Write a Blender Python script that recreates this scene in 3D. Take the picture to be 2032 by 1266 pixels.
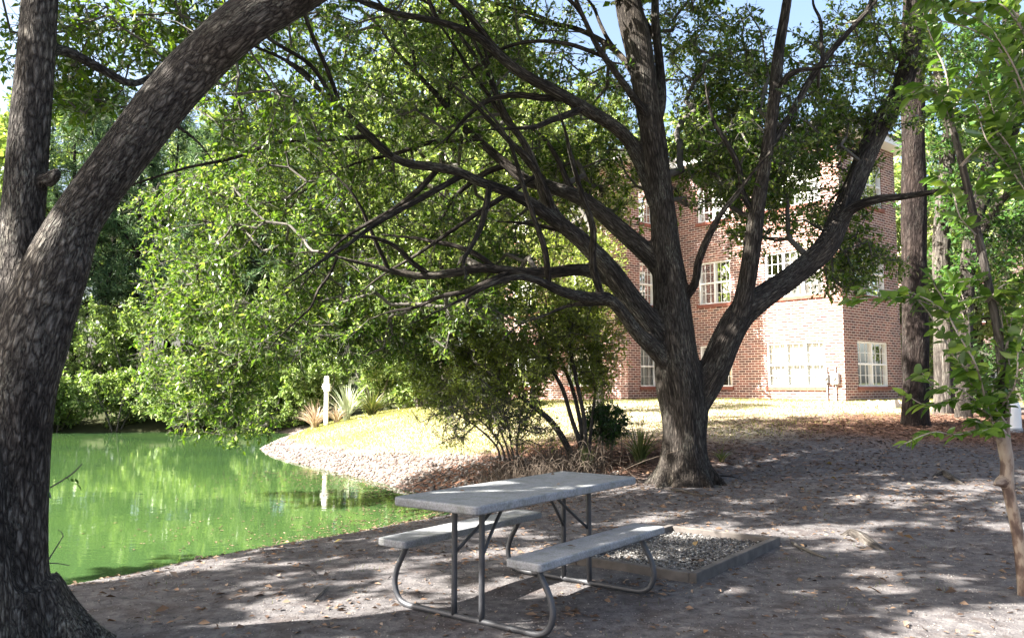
import bpy, bmesh, math, random
import numpy as np
from mathutils import Vector, Matrix, noise as mnoise

R = math.radians
random.seed(7)
rng = np.random.default_rng(11)
C = bpy.context.scene.collection
for o in list(bpy.data.objects):
    bpy.data.objects.remove(o)

# ------------------------------------------------------------------ camera
EYE = 1.43
FPX = 1595.0                      # focal length in pixels of the 2032 px wide photograph
PITCH = math.atan(132 / FPX)
cam_d = bpy.data.cameras.new("camera")
cam = bpy.data.objects.new("camera", cam_d)
C.objects.link(cam)
cam_d.sensor_width = 36
cam_d.lens = 36 * FPX / 2032
cam_d.clip_end = 2000
cam_d.clip_start = 0.05
cam.location = (0, 0, EYE)
cam.rotation_euler = (R(90) + PITCH, 0, 0)
sc = bpy.context.scene
sc.camera = cam
sc.render.resolution_x = 1024
sc.render.resolution_y = 637

# ------------------------------------------------------------------ light
SUN_EL = R(41)
sd = Vector((-0.95, -0.31, 0)).normalized()
SUN = Vector((sd.x * math.cos(SUN_EL), sd.y * math.cos(SUN_EL), math.sin(SUN_EL)))
w = bpy.data.worlds.new("World")
sc.world = w
w.use_nodes = True
nt = w.node_tree
bg = nt.nodes['Background']
sky = nt.nodes.new('ShaderNodeTexSky')
sky.sky_type = 'NISHITA'
sky.sun_disc = False
sky.sun_elevation = SUN_EL
sky.sun_rotation = math.atan2(SUN.x, SUN.y)
sky.air_density = 1.0
sky.dust_density = 5.0
nt.links.new(sky.outputs[0], bg.inputs[0])
bg.inputs[1].default_value = 0.06
sl = bpy.data.lights.new("sun", 'SUN')
sl.energy = 4.8
sl.angle = R(0.53)
sl.color = (1.0, 0.95, 0.87)
so = bpy.data.objects.new("sun", sl)
C.objects.link(so)
so.rotation_euler = SUN.to_track_quat('Z', 'Y').to_euler()
sc.view_settings.view_transform = 'Standard'
sc.view_settings.look = 'None'
sc.view_settings.exposure = 3.0
sc.view_settings.gamma = 1

# ------------------------------------------------------------------ helpers
CP, SP = math.cos(PITCH), math.sin(PITCH)

def U(px, py, Y):
    """point of the place seen at a photo pixel, Y metres ahead"""
    u = (633 - py) / FPX
    k = Y / (CP - SP * u)
    return np.array(((px - 1016) / FPX * k, Y, EYE + (SP + CP * u) * k))

def mesh_np(name, verts, faces, mat, parent=None, attrs=None, smooth=False, loc=None):
    """faces: (n,3) or (n,4) index array; attrs: {name: per-vertex float or vec array}"""
    verts = np.asarray(verts, np.float32)
    faces = np.asarray(faces, np.int32)
    me = bpy.data.meshes.new(name)
    n, k = faces.shape
    me.vertices.add(len(verts))
    me.vertices.foreach_set('co', verts.ravel())
    me.loops.add(n * k)
    me.loops.foreach_set('vertex_index', faces.ravel())
    me.polygons.add(n)
    me.polygons.foreach_set('loop_start', np.arange(0, n * k, k, dtype=np.int32))
    me.polygons.foreach_set('loop_total', np.full(n, k, dtype=np.int32))
    if smooth:
        me.polygons.foreach_set('use_smooth', np.ones(n, dtype=bool))
    me.update(calc_edges=True)
    me.validate()
    for an, av in (attrs or {}).items():
        av = np.asarray(av, np.float32)
        if av.ndim == 1:
            a = me.attributes.new(an, 'FLOAT', 'POINT'); a.data.foreach_set('value', av)
        else:
            a = me.attributes.new(an, 'FLOAT_VECTOR', 'POINT'); a.data.foreach_set('vector', av.ravel())
    if mat: me.materials.append(mat)
    o = bpy.data.objects.new(name, me)
    C.objects.link(o)
    if parent: o.parent = parent
    if loc is not None: o.location = loc
    return o

def bm_obj(name, bm, mat, parent=None, smooth=False):
    bmesh.ops.recalc_face_normals(bm, faces=bm.faces)
    me = bpy.data.meshes.new(name)
    bm.to_mesh(me); bm.free()
    if smooth:
        for p in me.polygons: p.use_smooth = True
    for m in (mat if isinstance(mat, (list, tuple)) else [mat]): me.materials.append(m)
    o = bpy.data.objects.new(name, me)
    C.objects.link(o)
    if parent: o.parent = parent
    return o

def bx(bm, c, s, rot=None, bevel=0.0, mat=0):
    M = Matrix.Translation(Vector(c))
    if rot is not None: M = M @ (rot if isinstance(rot, Matrix) else Matrix.Rotation(rot, 4, 'Z'))
    M = M @ Matrix.Diagonal((s[0], s[1], s[2], 1))
    r = bmesh.ops.create_cube(bm, size=1, matrix=M)
    vs = r['verts']
    fs = {f for v in vs for f in v.link_faces}
    for f in fs: f.material_index = mat
    if bevel:
        es = list({e for v in vs for e in v.link_edges})
        bmesh.ops.bevel(bm, geom=es, offset=bevel, segments=2, profile=0.5, affect='EDGES')

def thing(name, label, cat, loc=(0, 0, 0), rz=0, group=None):
    o = bpy.data.objects.new(name, None)
    C.objects.link(o)
    o.location = loc; o.rotation_euler = (0, 0, rz)
    o.empty_display_size = 0.2
    return tag(o, label, cat, group)

def tag(o, label=None, cat=None, group=None, kind=None):
    if label: o['label'] = label
    if cat: o['category'] = cat
    if group: o['group'] = group
    if kind: o['kind'] = kind
    return o

def keep(o, parent):
    """parent a world-space mesh to a thing that stands at its base"""
    o.parent = parent
    o.location = -Vector(parent.location) if parent.rotation_euler.z == 0 else o.location
    return o

def catmull(P, step):
    """P: (n,k) control rows -> resampled rows, spacing about step (by first three columns)"""
    P = np.asarray(P, float)
    out = []
    Q = np.vstack([2 * P[0] - P[1], P, 2 * P[-1] - P[-2]])
    for i in range(1, len(Q) - 2):
        p0, p1, p2, p3 = Q[i - 1], Q[i], Q[i + 1], Q[i + 2]
        L = np.linalg.norm((p2 - p1)[:3])
        n = max(1, int(round(L / step)))
        for j in range(n):
            t = j / n
            out.append(0.5 * ((2 * p1) + (-p0 + p2) * t + (2 * p0 - 5 * p1 + 4 * p2 - p3) * t * t + (-p0 + 3 * p1 - 3 * p2 + p3) * t ** 3))
    out.append(Q[-2])
    return np.array(out)

def tube_np(path, rad, k=10, wob=0.0, seed=0, cap=True):
    """tube along path (n,3); returns verts, quads, bark coordinates"""
    path = np.asarray(path, float); n = len(path)
    rad = np.broadcast_to(np.asarray(rad, float), (n,))
    T = np.gradient(path, axis=0)
    T /= np.linalg.norm(T, axis=1)[:, None] + 1e-9
    N = np.zeros_like(T)
    ref = np.array((0.3, 1, 0.1)) if abs(T[0] @ np.array((0.3, 1, 0.1))) < 0.9 else np.array((1.0, 0, 0))
    v = ref - T[0] * (ref @ T[0]); N[0] = v / np.linalg.norm(v)
    for i in range(1, n):
        v = N[i - 1] - T[i] * (N[i - 1] @ T[i]); N[i] = v / (np.linalg.norm(v) + 1e-9)
    B = np.cross(T, N)
    a = np.linspace(0, 2 * np.pi, k, endpoint=False)
    L = np.concatenate([[0], np.cumsum(np.linalg.norm(np.diff(path, axis=0), axis=1))])
    rr = np.repeat(rad[:, None], k, 1)
    if wob:
        for i in range(n):
            for j in range(k):
                rr[i, j] *= 1 + wob * mnoise.noise(Vector((math.cos(a[j]) * 1.2 + seed * 7.1, math.sin(a[j]) * 1.2, L[i] * 1.3)))
    V = path[:, None, :] + rr[..., None] * (np.cos(a)[None, :, None] * N[:, None, :] + np.sin(a)[None, :, None] * B[:, None, :])
    bc = np.stack([np.cos(a)[None] * rr, np.sin(a)[None] * rr, np.repeat(L[:, None], k, 1)], -1)
    idx = np.arange(n * k).reshape(n, k)
    q = np.stack([idx[:-1], np.roll(idx[:-1], -1, 1), np.roll(idx[1:], -1, 1), idx[1:]], -1).reshape(-1, 4)
    V = V.reshape(-1, 3); bc = bc.reshape(-1, 3)
    if cap:
        V = np.vstack([V, path[0], path[-1]]); bc = np.vstack([bc, [0, 0, 0], [0, 0, L[-1]]])
        c0, c1 = n * k, n * k + 1
        j = np.arange(k); jn = (j + 1) % k
        q = np.vstack([q, np.stack([np.full(k, c0), jn, j, np.full(k, c0)], -1), np.stack([np.full(k, c1), idx[-1][j], idx[-1][jn], np.full(k, c1)], -1)])
    return V, q, bc

def merge(parts):
    V, F, A = [], [], []
    off = 0
    for v, f, a in parts:
        V.append(v); F.append(f + off); A.append(a); off += len(v)
    return np.vstack(V), np.vstack(F), np.vstack(A)

def build_tubes(name, parts, mat, parent=None, smooth=True):
    """several tubes as one mesh (caps are made of triangles written as quads)"""
    V, F, A = merge(parts)
    bmv = mesh_mixed(name, V, F, mat, parent, {'bark': A}, smooth)
    return bmv

def mesh_mixed(name, V, F, mat, parent, attrs, smooth):
    tri = F[:, 0] == F[:, 3]
    Q = F[~tri]; T = F[tri][:, :3]
    me = bpy.data.meshes.new(name)
    me.vertices.add(len(V)); me.vertices.foreach_set('co', np.asarray(V, np.float32).ravel())
    nl = len(Q) * 4 + len(T) * 3
    me.loops.add(nl)
    me.loops.foreach_set('vertex_index', np.concatenate([Q.ravel(), T.ravel()]).astype(np.int32))
    me.polygons.add(len(Q) + len(T))
    ls = np.concatenate([np.arange(len(Q)) * 4, len(Q) * 4 + np.arange(len(T)) * 3]).astype(np.int32)
    lt = np.concatenate([np.full(len(Q), 4), np.full(len(T), 3)]).astype(np.int32)
    me.polygons.foreach_set('loop_start', ls); me.polygons.foreach_set('loop_total', lt)
    if smooth: me.polygons.foreach_set('use_smooth', np.ones(len(Q) + len(T), dtype=bool))
    me.update(calc_edges=True); me.validate()
    for an, av in attrs.items():
        a = me.attributes.new(an, 'FLOAT_VECTOR', 'POINT'); a.data.foreach_set('vector', np.asarray(av, np.float32).ravel())
    if mat: me.materials.append(mat)
    o = bpy.data.objects.new(name, me); C.objects.link(o)
    if parent: o.parent = parent
    return o

def prisms(P0, P1, r0, r1, k=4):
    """one frustum per edge, vectorised"""
    P0 = np.asarray(P0, float); P1 = np.asarray(P1, float); n = len(P0)
    T = P1 - P0; L = np.linalg.norm(T, axis=1)[:, None] + 1e-9; T = T / L
    ref = np.where(np.abs(T[:, 2:3]) > 0.8, np.array([[1.0, 0, 0]]), np.array([[0, 0, 1.0]]))
    N = np.cross(T, ref); N /= np.linalg.norm(N, axis=1)[:, None] + 1e-9
    B = np.cross(T, N)
    a = np.linspace(0, 2 * np.pi, k, endpoint=False)
    ring = np.cos(a)[None, :, None] * N[:, None] + np.sin(a)[None, :, None] * B[:, None]
    A0 = P0[:, None] + ring * np.asarray(r0)[:, None, None]
    A1 = P1[:, None] + ring * np.asarray(r1)[:, None, None]
    V = np.concatenate([A0, A1], 1).reshape(-1, 3)
    b = (np.arange(n) * 2 * k)[:, None]
    j = np.arange(k); jn = (j + 1) % k
    F = np.stack([b + j, b + jn, b + k + jn, b + k + j], -1).reshape(-1, 4)
    return V, F

def leaves_np(P, D, size, aspect=0.42, up=0.6, fold=0.25, jit=0.42):
    """one folded leaf (two triangles) per point; D = growing direction"""
    n = len(P)
    D = D + rng.normal(0, 0.45, (n, 3)); D /= np.linalg.norm(D, axis=1)[:, None] + 1e-9
    Nn = rng.normal(0, 1, (n, 3)); Nn[:, 2] = np.abs(Nn[:, 2]) + up
    S = np.cross(D, Nn); S /= np.linalg.norm(S, axis=1)[:, None] + 1e-9
    Nn = np.cross(S, D)
    L = size * rng.uniform(1 - jit, 1 + jit, n)[:, None]
    W = L * aspect * 0.5
    base = P
    tip = P + D * L - Nn * L * 0.1
    m = P + D * L * 0.5
    r = m + S * W + Nn * W * fold
    l = m - S * W + Nn * W * fold
    V = np.stack([base, r, tip, l], 1).reshape(-1, 3)
    b = (np.arange(n) * 4)[:, None]
    F = np.concatenate([b + np.array([[0, 1, 2]]), b + np.array([[0, 2, 3]])], 1).reshape(-1, 3)
    lv = np.repeat(rng.uniform(0, 1, n), 4)
    return V, F, lv

# ------------------------------------------------------------------ materials
def new_mat(name):
    m = bpy.data.materials.new(name); m.use_nodes = True
    n = m.node_tree; n.nodes.clear()
    out = n.nodes.new('ShaderNodeOutputMaterial')
    return m, n, out

def nd(n, t, **kw):
    x = n.nodes.new(t)
    for k, v in kw.items():
        if k.startswith('i_'):
            key = k[2:].replace('_', ' ')
            x.inputs[key].default_value = v
        else: setattr(x, k, v)
    return x

def ramp(n, stops, interp='LINEAR'):
    r = n.nodes.new('ShaderNodeValToRGB')
    e = r.color_ramp.elements
    r.color_ramp.interpolation = interp
    while len(e) < len(stops): e.new(0.5)
    for el, (p, c) in zip(e, stops):
        el.position = p; el.color = (*c, 1) if len(c) == 3 else c
    return r

def mix(n, a, b, fac, mode='MIX'):
    m = n.nodes.new('ShaderNodeMix'); m.data_type = 'RGBA'; m.blend_type = mode
    for sock, v in ((m.inputs[0], fac), (m.inputs[6], a), (m.inputs[7], b)):
        if hasattr(v, 'is_output') or isinstance(v, bpy.types.NodeSocket): n.links.new(v, sock)
        elif isinstance(v, (int, float)): sock.default_value = v
        else: sock.default_value = (*v, 1) if len(v) == 3 else v
    return m.outputs[2]

def math_n(n, op, a, b=None, clamp=False):
    m = n.nodes.new('ShaderNodeMath'); m.operation = op; m.use_clamp = clamp
    for s, v in zip(m.inputs, (a, b)):
        if v is None: continue
        if isinstance(v, bpy.types.NodeSocket): n.links.new(v, s)
        else: s.default_value = v
    return m.outputs[0]

def noise_n(n, scale, detail=4, vec=None, rough=0.55):
    x = nd(n, 'ShaderNodeTexNoise'); x.inputs['Scale'].default_value = scale
    x.inputs['Detail'].default_value = detail; x.inputs['Roughness'].default_value = rough
    if vec is not None: n.links.new(vec, x.inputs['Vector'])
    return x.outputs['Fac']

def leaf_mat(name, c1, c2, c3=None, trans=0.45, gloss=0.35, tint=(1.25, 1.35, 0.5)):
    m, n, out = new_mat(name)
    at = nd(n, 'ShaderNodeAttribute', attribute_name='lv')
    st = [(0.0, c1), (0.75, c2)] + ([(1.0, c3)] if c3 else [])
    cr = ramp(n, st); n.links.new(at.outputs['Fac'], cr.inputs[0])
    geo = nd(n, 'ShaderNodeNewGeometry')
    nz = noise_n(n, 0.9, 3, geo.outputs['Position'])
    col = mix(n, cr.outputs[0], (0.75, 0.8, 0.7), math_n(n, 'MULTIPLY', nz, 0.6), 'MULTIPLY')
    df = nd(n, 'ShaderNodeBsdfDiffuse'); n.links.new(col, df.inputs[0])
    tr = nd(n, 'ShaderNodeBsdfTranslucent')
    tc = mix(n, col, tint, 1.0, 'MULTIPLY'); n.links.new(tc, tr.inputs[0])
    ms = nd(n, 'ShaderNodeMixShader'); ms.inputs[0].default_value = trans
    n.links.new(df.outputs[0], ms.inputs[1]); n.links.new(tr.outputs[0], ms.inputs[2])
    gl = nd(n, 'ShaderNodeBsdfGlossy'); gl.inputs['Roughness'].default_value = 0.5
    fr = nd(n, 'ShaderNodeFresnel'); fr.inputs[0].default_value = 1.45
    f2 = math_n(n, 'MULTIPLY', fr.outputs[0], gloss * 0.6)
    ms2 = nd(n, 'ShaderNodeMixShader'); n.links.new(f2, ms2.inputs[0])
    n.links.new(ms.outputs[0], ms2.inputs[1]); n.links.new(gl.outputs[0], ms2.inputs[2])
    n.links.new(ms2.outputs[0], out.inputs[0])
    return m

def bark_mat(name, dark, mid, light, sx=14, sz=5.0, furrow=0.38, plate=0.4, warp=1.9, lichen=0.3, bump=0.9, pine=False):
    m, n, out = new_mat(name)
    at = nd(n, 'ShaderNodeAttribute', attribute_name='bark')
    mp = nd(n, 'ShaderNodeMapping'); mp.inputs['Scale'].default_value = (sx, sx, sz)
    n.links.new(at.outputs['Vector'], mp.inputs[0])
    wn = nd(n, 'ShaderNodeTexNoise'); wn.inputs['Scale'].default_value = 0.8; wn.inputs['Detail'].default_value = 3
    n.links.new(mp.outputs[0], wn.inputs['Vector'])
    wv = nd(n, 'ShaderNodeVectorMath', operation='MULTIPLY_ADD'); wv.inputs[1].default_value = (warp,) * 3
    n.links.new(wn.outputs['Color'], wv.inputs[0]); n.links.new(mp.outputs[0], wv.inputs[2])
    vo = nd(n, 'ShaderNodeTexVoronoi', feature='DISTANCE_TO_EDGE'); vo.inputs['Scale'].default_value = 1.0
    n.links.new(wv.outputs[0], vo.inputs['Vector'])
    crack = ramp(n, [(0.0, (0, 0, 0)), (0.10, (0.35,) * 3), (0.32, (1, 1, 1))])
    n.links.new(vo.outputs['Distance'], crack.inputs[0])
    fine = noise_n(n, 3.5, 6, mp.outputs[0], 0.65)
    big = nd(n, 'ShaderNodeMapping'); big.inputs['Scale'].default_value = (2.5, 2.5, 1.2)
    n.links.new(at.outputs['Vector'], big.inputs[0])
    patch = noise_n(n, 1.5, 4, big.outputs[0], 0.6)
    m2 = nd(n, 'ShaderNodeMapping'); m2.inputs['Scale'].default_value = (sx * 1.3, sx * 1.3, sz * 0.8); n.links.new(at.outputs['Vector'], m2.inputs[0])
    rn = noise_n(n, 1.0, 5, m2.outputs[0], 0.6)
    ridge = math_n(n, 'MULTIPLY', math_n(n, 'ABSOLUTE', math_n(n, 'SUBTRACT', rn, 0.5)), 4.5, clamp=True)
    h = math_n(n, 'ADD', math_n(n, 'MULTIPLY', crack.outputs[0], plate), math_n(n, 'MULTIPLY', ridge, furrow))
    h = math_n(n, 'ADD', h, math_n(n, 'MULTIPLY', fine, 0.3))
    cr = ramp(n, [(0.15, dark), (0.6, mid), (1.0, light)])
    n.links.new(h, cr.inputs[0])
    pr = ramp(n, [(0.48, (0, 0, 0)), (0.62, (1, 1, 1))]); n.links.new(patch, pr.inputs[0])
    fr2 = ramp(n, [(0.5, (0, 0, 0)), (0.62, (1, 1, 1))]); n.links.new(fine, fr2.inputs[0])
    lf = math_n(n, 'MULTIPLY', math_n(n, 'MULTIPLY', pr.outputs[0], fr2.outputs[0]), lichen)
    col = mix(n, cr.outputs[0], (0.34, 0.36, 0.31), lf)
    st1 = nd(n, 'ShaderNodeMapping'); st1.inputs['Scale'].default_value = (4, 4, 0.9); n.links.new(at.outputs['Vector'], st1.inputs[0])
    sr = ramp(n, [(0.36, (0.42, 0.40, 0.40)), (0.5, (0.95, 0.93, 0.92)), (0.66, (1.35, 1.3, 1.2))]); n.links.new(noise_n(n, 1.0, 6, st1.outputs[0], 0.65), sr.inputs[0])
    col = mix(n, col, sr.outputs[0], 1.0, 'MULTIPLY')
    bs = nd(n, 'ShaderNodeBsdfPrincipled'); bs.inputs['Roughness'].default_value = 0.95
    bs.inputs['Specular IOR Level'].default_value = 0.15
    n.links.new(col, bs.inputs['Base Color'])
    bu = nd(n, 'ShaderNodeBump'); bu.inputs['Strength'].default_value = bump; bu.inputs['Distance'].default_value = 0.035
    n.links.new(h, bu.inputs['Height']); n.links.new(bu.outputs[0], bs.inputs['Normal'])
    n.links.new(bs.outputs[0], out.inputs[0])
    return m

def plain(name, col, rough=0.6, var=0.25, scale=12, bump=0.0, metal=0.0, col2=None, coord='Object'):
    m, n, out = new_mat(name)
    tc = nd(n, 'ShaderNodeTexCoord')
    f = noise_n(n, scale, 5, tc.outputs[coord], 0.6)
    c2 = col2 or tuple(c * (1 - var) for c in col)
    r = ramp(n, [(0.3, c2), (0.7, col)]); n.links.new(f, r.inputs[0])
    bs = nd(n, 'ShaderNodeBsdfPrincipled'); bs.inputs['Roughness'].default_value = rough; bs.inputs['Metallic'].default_value = metal
    n.links.new(r.outputs[0], bs.inputs['Base Color'])
    if bump:
        bu = nd(n, 'ShaderNodeBump'); bu.inputs['Strength'].default_value = bump; bu.inputs['Distance'].default_value = 0.01
        n.links.new(f, bu.inputs['Height']); n.links.new(bu.outputs[0], bs.inputs['Normal'])
    n.links.new(bs.outputs[0], out.inputs[0])
    return m

M = {}
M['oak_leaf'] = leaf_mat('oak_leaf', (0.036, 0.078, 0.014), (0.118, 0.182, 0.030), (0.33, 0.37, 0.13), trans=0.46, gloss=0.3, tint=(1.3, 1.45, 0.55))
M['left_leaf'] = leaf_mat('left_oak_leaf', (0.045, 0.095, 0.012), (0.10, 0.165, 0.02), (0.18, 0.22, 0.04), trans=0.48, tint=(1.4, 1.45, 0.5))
M['right_leaf'] = leaf_mat('right_tree_leaf', (0.03, 0.085, 0.02), (0.07, 0.15, 0.03), (0.12, 0.19, 0.03), trans=0.42)
M['myrtle_leaf'] = leaf_mat('crepe_leaf', (0.05, 0.11, 0.018), (0.12, 0.20, 0.035), (0.22, 0.30, 0.06), trans=0.5, gloss=0.25, tint=(1.4, 1.45, 0.6))  # brightened greens stand in for sun the canopy keeps off the myrtle
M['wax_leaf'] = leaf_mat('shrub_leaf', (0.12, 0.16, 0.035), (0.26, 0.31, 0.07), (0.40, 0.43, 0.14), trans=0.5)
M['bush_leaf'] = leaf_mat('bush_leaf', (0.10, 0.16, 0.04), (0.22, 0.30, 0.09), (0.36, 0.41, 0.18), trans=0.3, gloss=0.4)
M['far_leaf'] = leaf_mat('far_leaf', (0.13, 0.19, 0.06), (0.28, 0.35, 0.12), (0.45, 0.49, 0.22), trans=0.4)  # paled colour stands in for haze over distant foliage
M['dark_leaf'] = leaf_mat('dark_leaf', (0.02, 0.05, 0.015), (0.04, 0.09, 0.02), (0.07, 0.12, 0.03), trans=0.25)
M['needle'] = leaf_mat('pine_needle', (0.05, 0.10, 0.05), (0.11, 0.18, 0.09), (0.2, 0.27, 0.13), trans=0.3, gloss=0.2, tint=(1.1, 1.15, 0.8))
M['oak_bark'] = bark_mat('oak_bark', (0.012, 0.010, 0.009), (0.060, 0.052, 0.045), (0.22, 0.20, 0.17), sx=28, sz=4.5, lichen=0.3)
M['left_bark'] = bark_mat('left_bark', (0.012, 0.010, 0.010), (0.085, 0.077, 0.070), (0.25, 0.235, 0.215), sx=33, sz=10.5, plate=0.5, furrow=0.38, warp=1.9, lichen=0.35, bump=1.0)
M['pine_bark'] = bark_mat('pine_bark', (0.010, 0.007, 0.006), (0.030, 0.023, 0.021), (0.085, 0.066, 0.058), sx=14, sz=4.0, lichen=0.1, bump=1.0)
M['grey_bark'] = bark_mat('grey_bark', (0.03, 0.026, 0.023), (0.10, 0.09, 0.08), (0.22, 0.20, 0.175), sx=20, sz=3.0, lichen=0.2, bump=0.7)
M['twig'] = plain('twig_bark', (0.105, 0.095, 0.082), 0.95, 0.55, 5, coord='Object')
M['pale_twig'] = plain('pale_twig_bark', (0.33, 0.28, 0.24), 0.95, 0.5, 5)
M['dead'] = plain('dead_twig', (0.10, 0.075, 0.055), 0.95, 0.6, 6)

# ------------------------------------------------------------------ terrain
SHORE = np.array([(-3.96, 6.98), (-3.44, 7.65), (-2.96, 8.35), (-2.37, 9.08), (-1.66, 9.97), (-1.11, 10.7), (-0.9, 11.6), (-1.18, 12.9), (-1.87, 13.9),
    (-3.2, 16.2), (-4.94, 19), (-6.2, 21), (-7.03, 23.05), (-7.57, 26.5), (-8.1, 30.2), (-9.5, 31.2), (-12, 31.8), (-18, 31.2), (-28, 31.5), (-42, 28), (-45, 6), (-22, 2.6), (-9, 4.2), (-5.5, 5.9)])
WATER_Z = -0.35

def poly_sd(P, poly):
    """signed distance, positive outside"""
    d = np.full(len(P), 1e9); inside = np.zeros(len(P), bool)
    m = len(poly)
    for i in range(m):
        a, b = poly[i], poly[(i + 1) % m]
        ab = b - a; t = np.clip(((P - a) @ ab) / (ab @ ab), 0, 1)
        d = np.minimum(d, np.linalg.norm(P - a - t[:, None] * ab, axis=1))
        c = (a[1] > P[:, 1]) != (b[1] > P[:, 1])
        with np.errstate(divide='ignore', invalid='ignore'):
            xi = (b[0] - a[0]) * (P[:, 1] - a[1]) / (b[1] - a[1]) + a[0]
        inside ^= c & (P[:, 0] < xi)
    return np.where(inside, -d, d)

def vnoise(x, y, s, seed=0):
    """cheap smooth value noise on arrays"""
    x = x / s + seed * 13.7; y = y / s - seed * 5.3
    xi = np.floor(x); yi = np.floor(y); fx = x - xi; fy = y - yi
    fx = fx * fx * (3 - 2 * fx); fy = fy * fy * (3 - 2 * fy)
    def h(a, b):
        v = np.sin(a * 127.1 + b * 311.7 + seed * 74.7) * 43758.5453
        return v - np.floor(v)
    return (h(xi, yi) * (1 - fx) + h(xi + 1, yi) * fx) * (1 - fy) + (h(xi, yi + 1) * (1 - fx) + h(xi + 1, yi + 1) * fx) * fy

def sstep(a, b, x):
    t = np.clip((x - a) / (b - a), 0, 1); return t * t * (3 - 2 * t)

def ground_z(x, y):
    x = np.atleast_1d(np.asarray(x, float)); y = np.atleast_1d(np.asarray(y, float))
    base = np.interp(y, [0, 6.8, 8, 11, 13, 15.5, 19, 22, 40, 90, 400], [0, 0, 0.03, 0.19, 0.42, 0.72, 0.92, 1.04, 1.0, 2.2, 6])
    sdv = poly_sd(np.stack([x, y], 1), SHORE)
    ramp_ = 1 - np.exp(-np.maximum(sdv, 0) / np.interp(y, [7, 10, 14, 20], [0.7, 1.0, 1.8, 3.6]))
    z = WATER_Z + (base - WATER_Z) * ramp_
    z = np.where(sdv < 0, WATER_Z + sdv * 0.35, z)
    z = np.maximum(z, -1.6)
    z += 0.03 * (vnoise(x, y, 0.9, 1) - 0.5) + 0.015 * (vnoise(x, y, 0.3, 2) - 0.5) + 0.12 * (vnoise(x, y, 5, 3) - 0.5) * sstep(6, 12, y)
    return z

def band(y): return np.interp(y, [12, 14, 16, 19, 24], [2.4, 2.0, 1.3, .75, .6])

def gz(x, y): return float(ground_z(x, y)[0])

def make_ground():
    xs = np.concatenate([np.linspace(-400, -60, 14), np.linspace(-55, -12, 40), np.linspace(-11.5, -6, 40), np.linspace(-5.9, 8, 190), np.linspace(8.2, 20, 60), np.linspace(21, 60, 30), np.linspace(70, 400, 12)])
    ys = np.concatenate([np.linspace(-60, 0, 12), np.linspace(0.5, 3.5, 12), np.linspace(3.6, 14, 150), np.linspace(14.1, 36, 150), np.linspace(37, 80, 30), np.linspace(90, 500, 12)])
    X, Y = np.meshgrid(xs, ys)
    x, y = X.ravel(), Y.ravel()
    z = ground_z(x, y)
    nx, ny = len(xs), len(ys)
    i = np.arange(nx * ny).reshape(ny, nx)
    F = np.stack([i[:-1, :-1], i[:-1, 1:], i[1:, 1:], i[1:, :-1]], -1).reshape(-1, 4)
    sdv = poly_sd(np.stack([x, y], 1), SHORE)
    nz = vnoise(x, y, 0.8, 5) * 0.6 + vnoise(x, y, 0.25, 6) * 0.4
    # lawn: the bank beyond the pebbles and the yard in front of the building
    edge_y = np.interp(x, [-12, 1, 2.5, 5, 7, 9, 12], [12, 13.8, 13.6, 14.2, 15.2, 17.5, 19])
    lawn = sstep(-0.5, 0.8, y - edge_y + (nz - 0.5) * 1.6) * sstep(-.3, .3, sdv - band(y) + (nz - 0.5) * 0.5)
    peb = sstep(-0.6, 0.0, sdv) * (1 - sstep(-.3, .3, sdv - band(y) + (nz - 0.5) * 0.5)) * sstep(10.5, 12, y) * sstep(-9.5, -7.8, x)
    mul = np.exp(-(((x - 0.6) / 2.6) ** 2 + ((y - 13.4) / 1.9) ** 2) ** 2)
    mul = np.maximum(mul, np.exp(-(((x - 9.2) / 4.2) ** 2 + ((y - 15.6) / 2.2) ** 2) ** 2))
    mul = np.maximum(mul, 0.0 * y)
    mul = np.maximum(mul, 0.45 * (sdv > -.3) * np.exp(-(sdv / .35) ** 2) * sstep(7.5, 9, y) * (1 - sstep(11.5, 13, y)))
    mul = np.clip(mul * 1.5 + (nz - 0.5) * 0.7, 0, 1) * (mul > 0.03)
    lawn = lawn * (1 - mul) * (1 - sstep(29.5, 30.5, y))
    o = mesh_np('ground', np.stack([x, y, z], 1), F, M['ground'], None, {'lawn': lawn, 'pebble': peb, 'mulch': mul}, smooth=True)
    tag(o, kind='structure')

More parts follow.
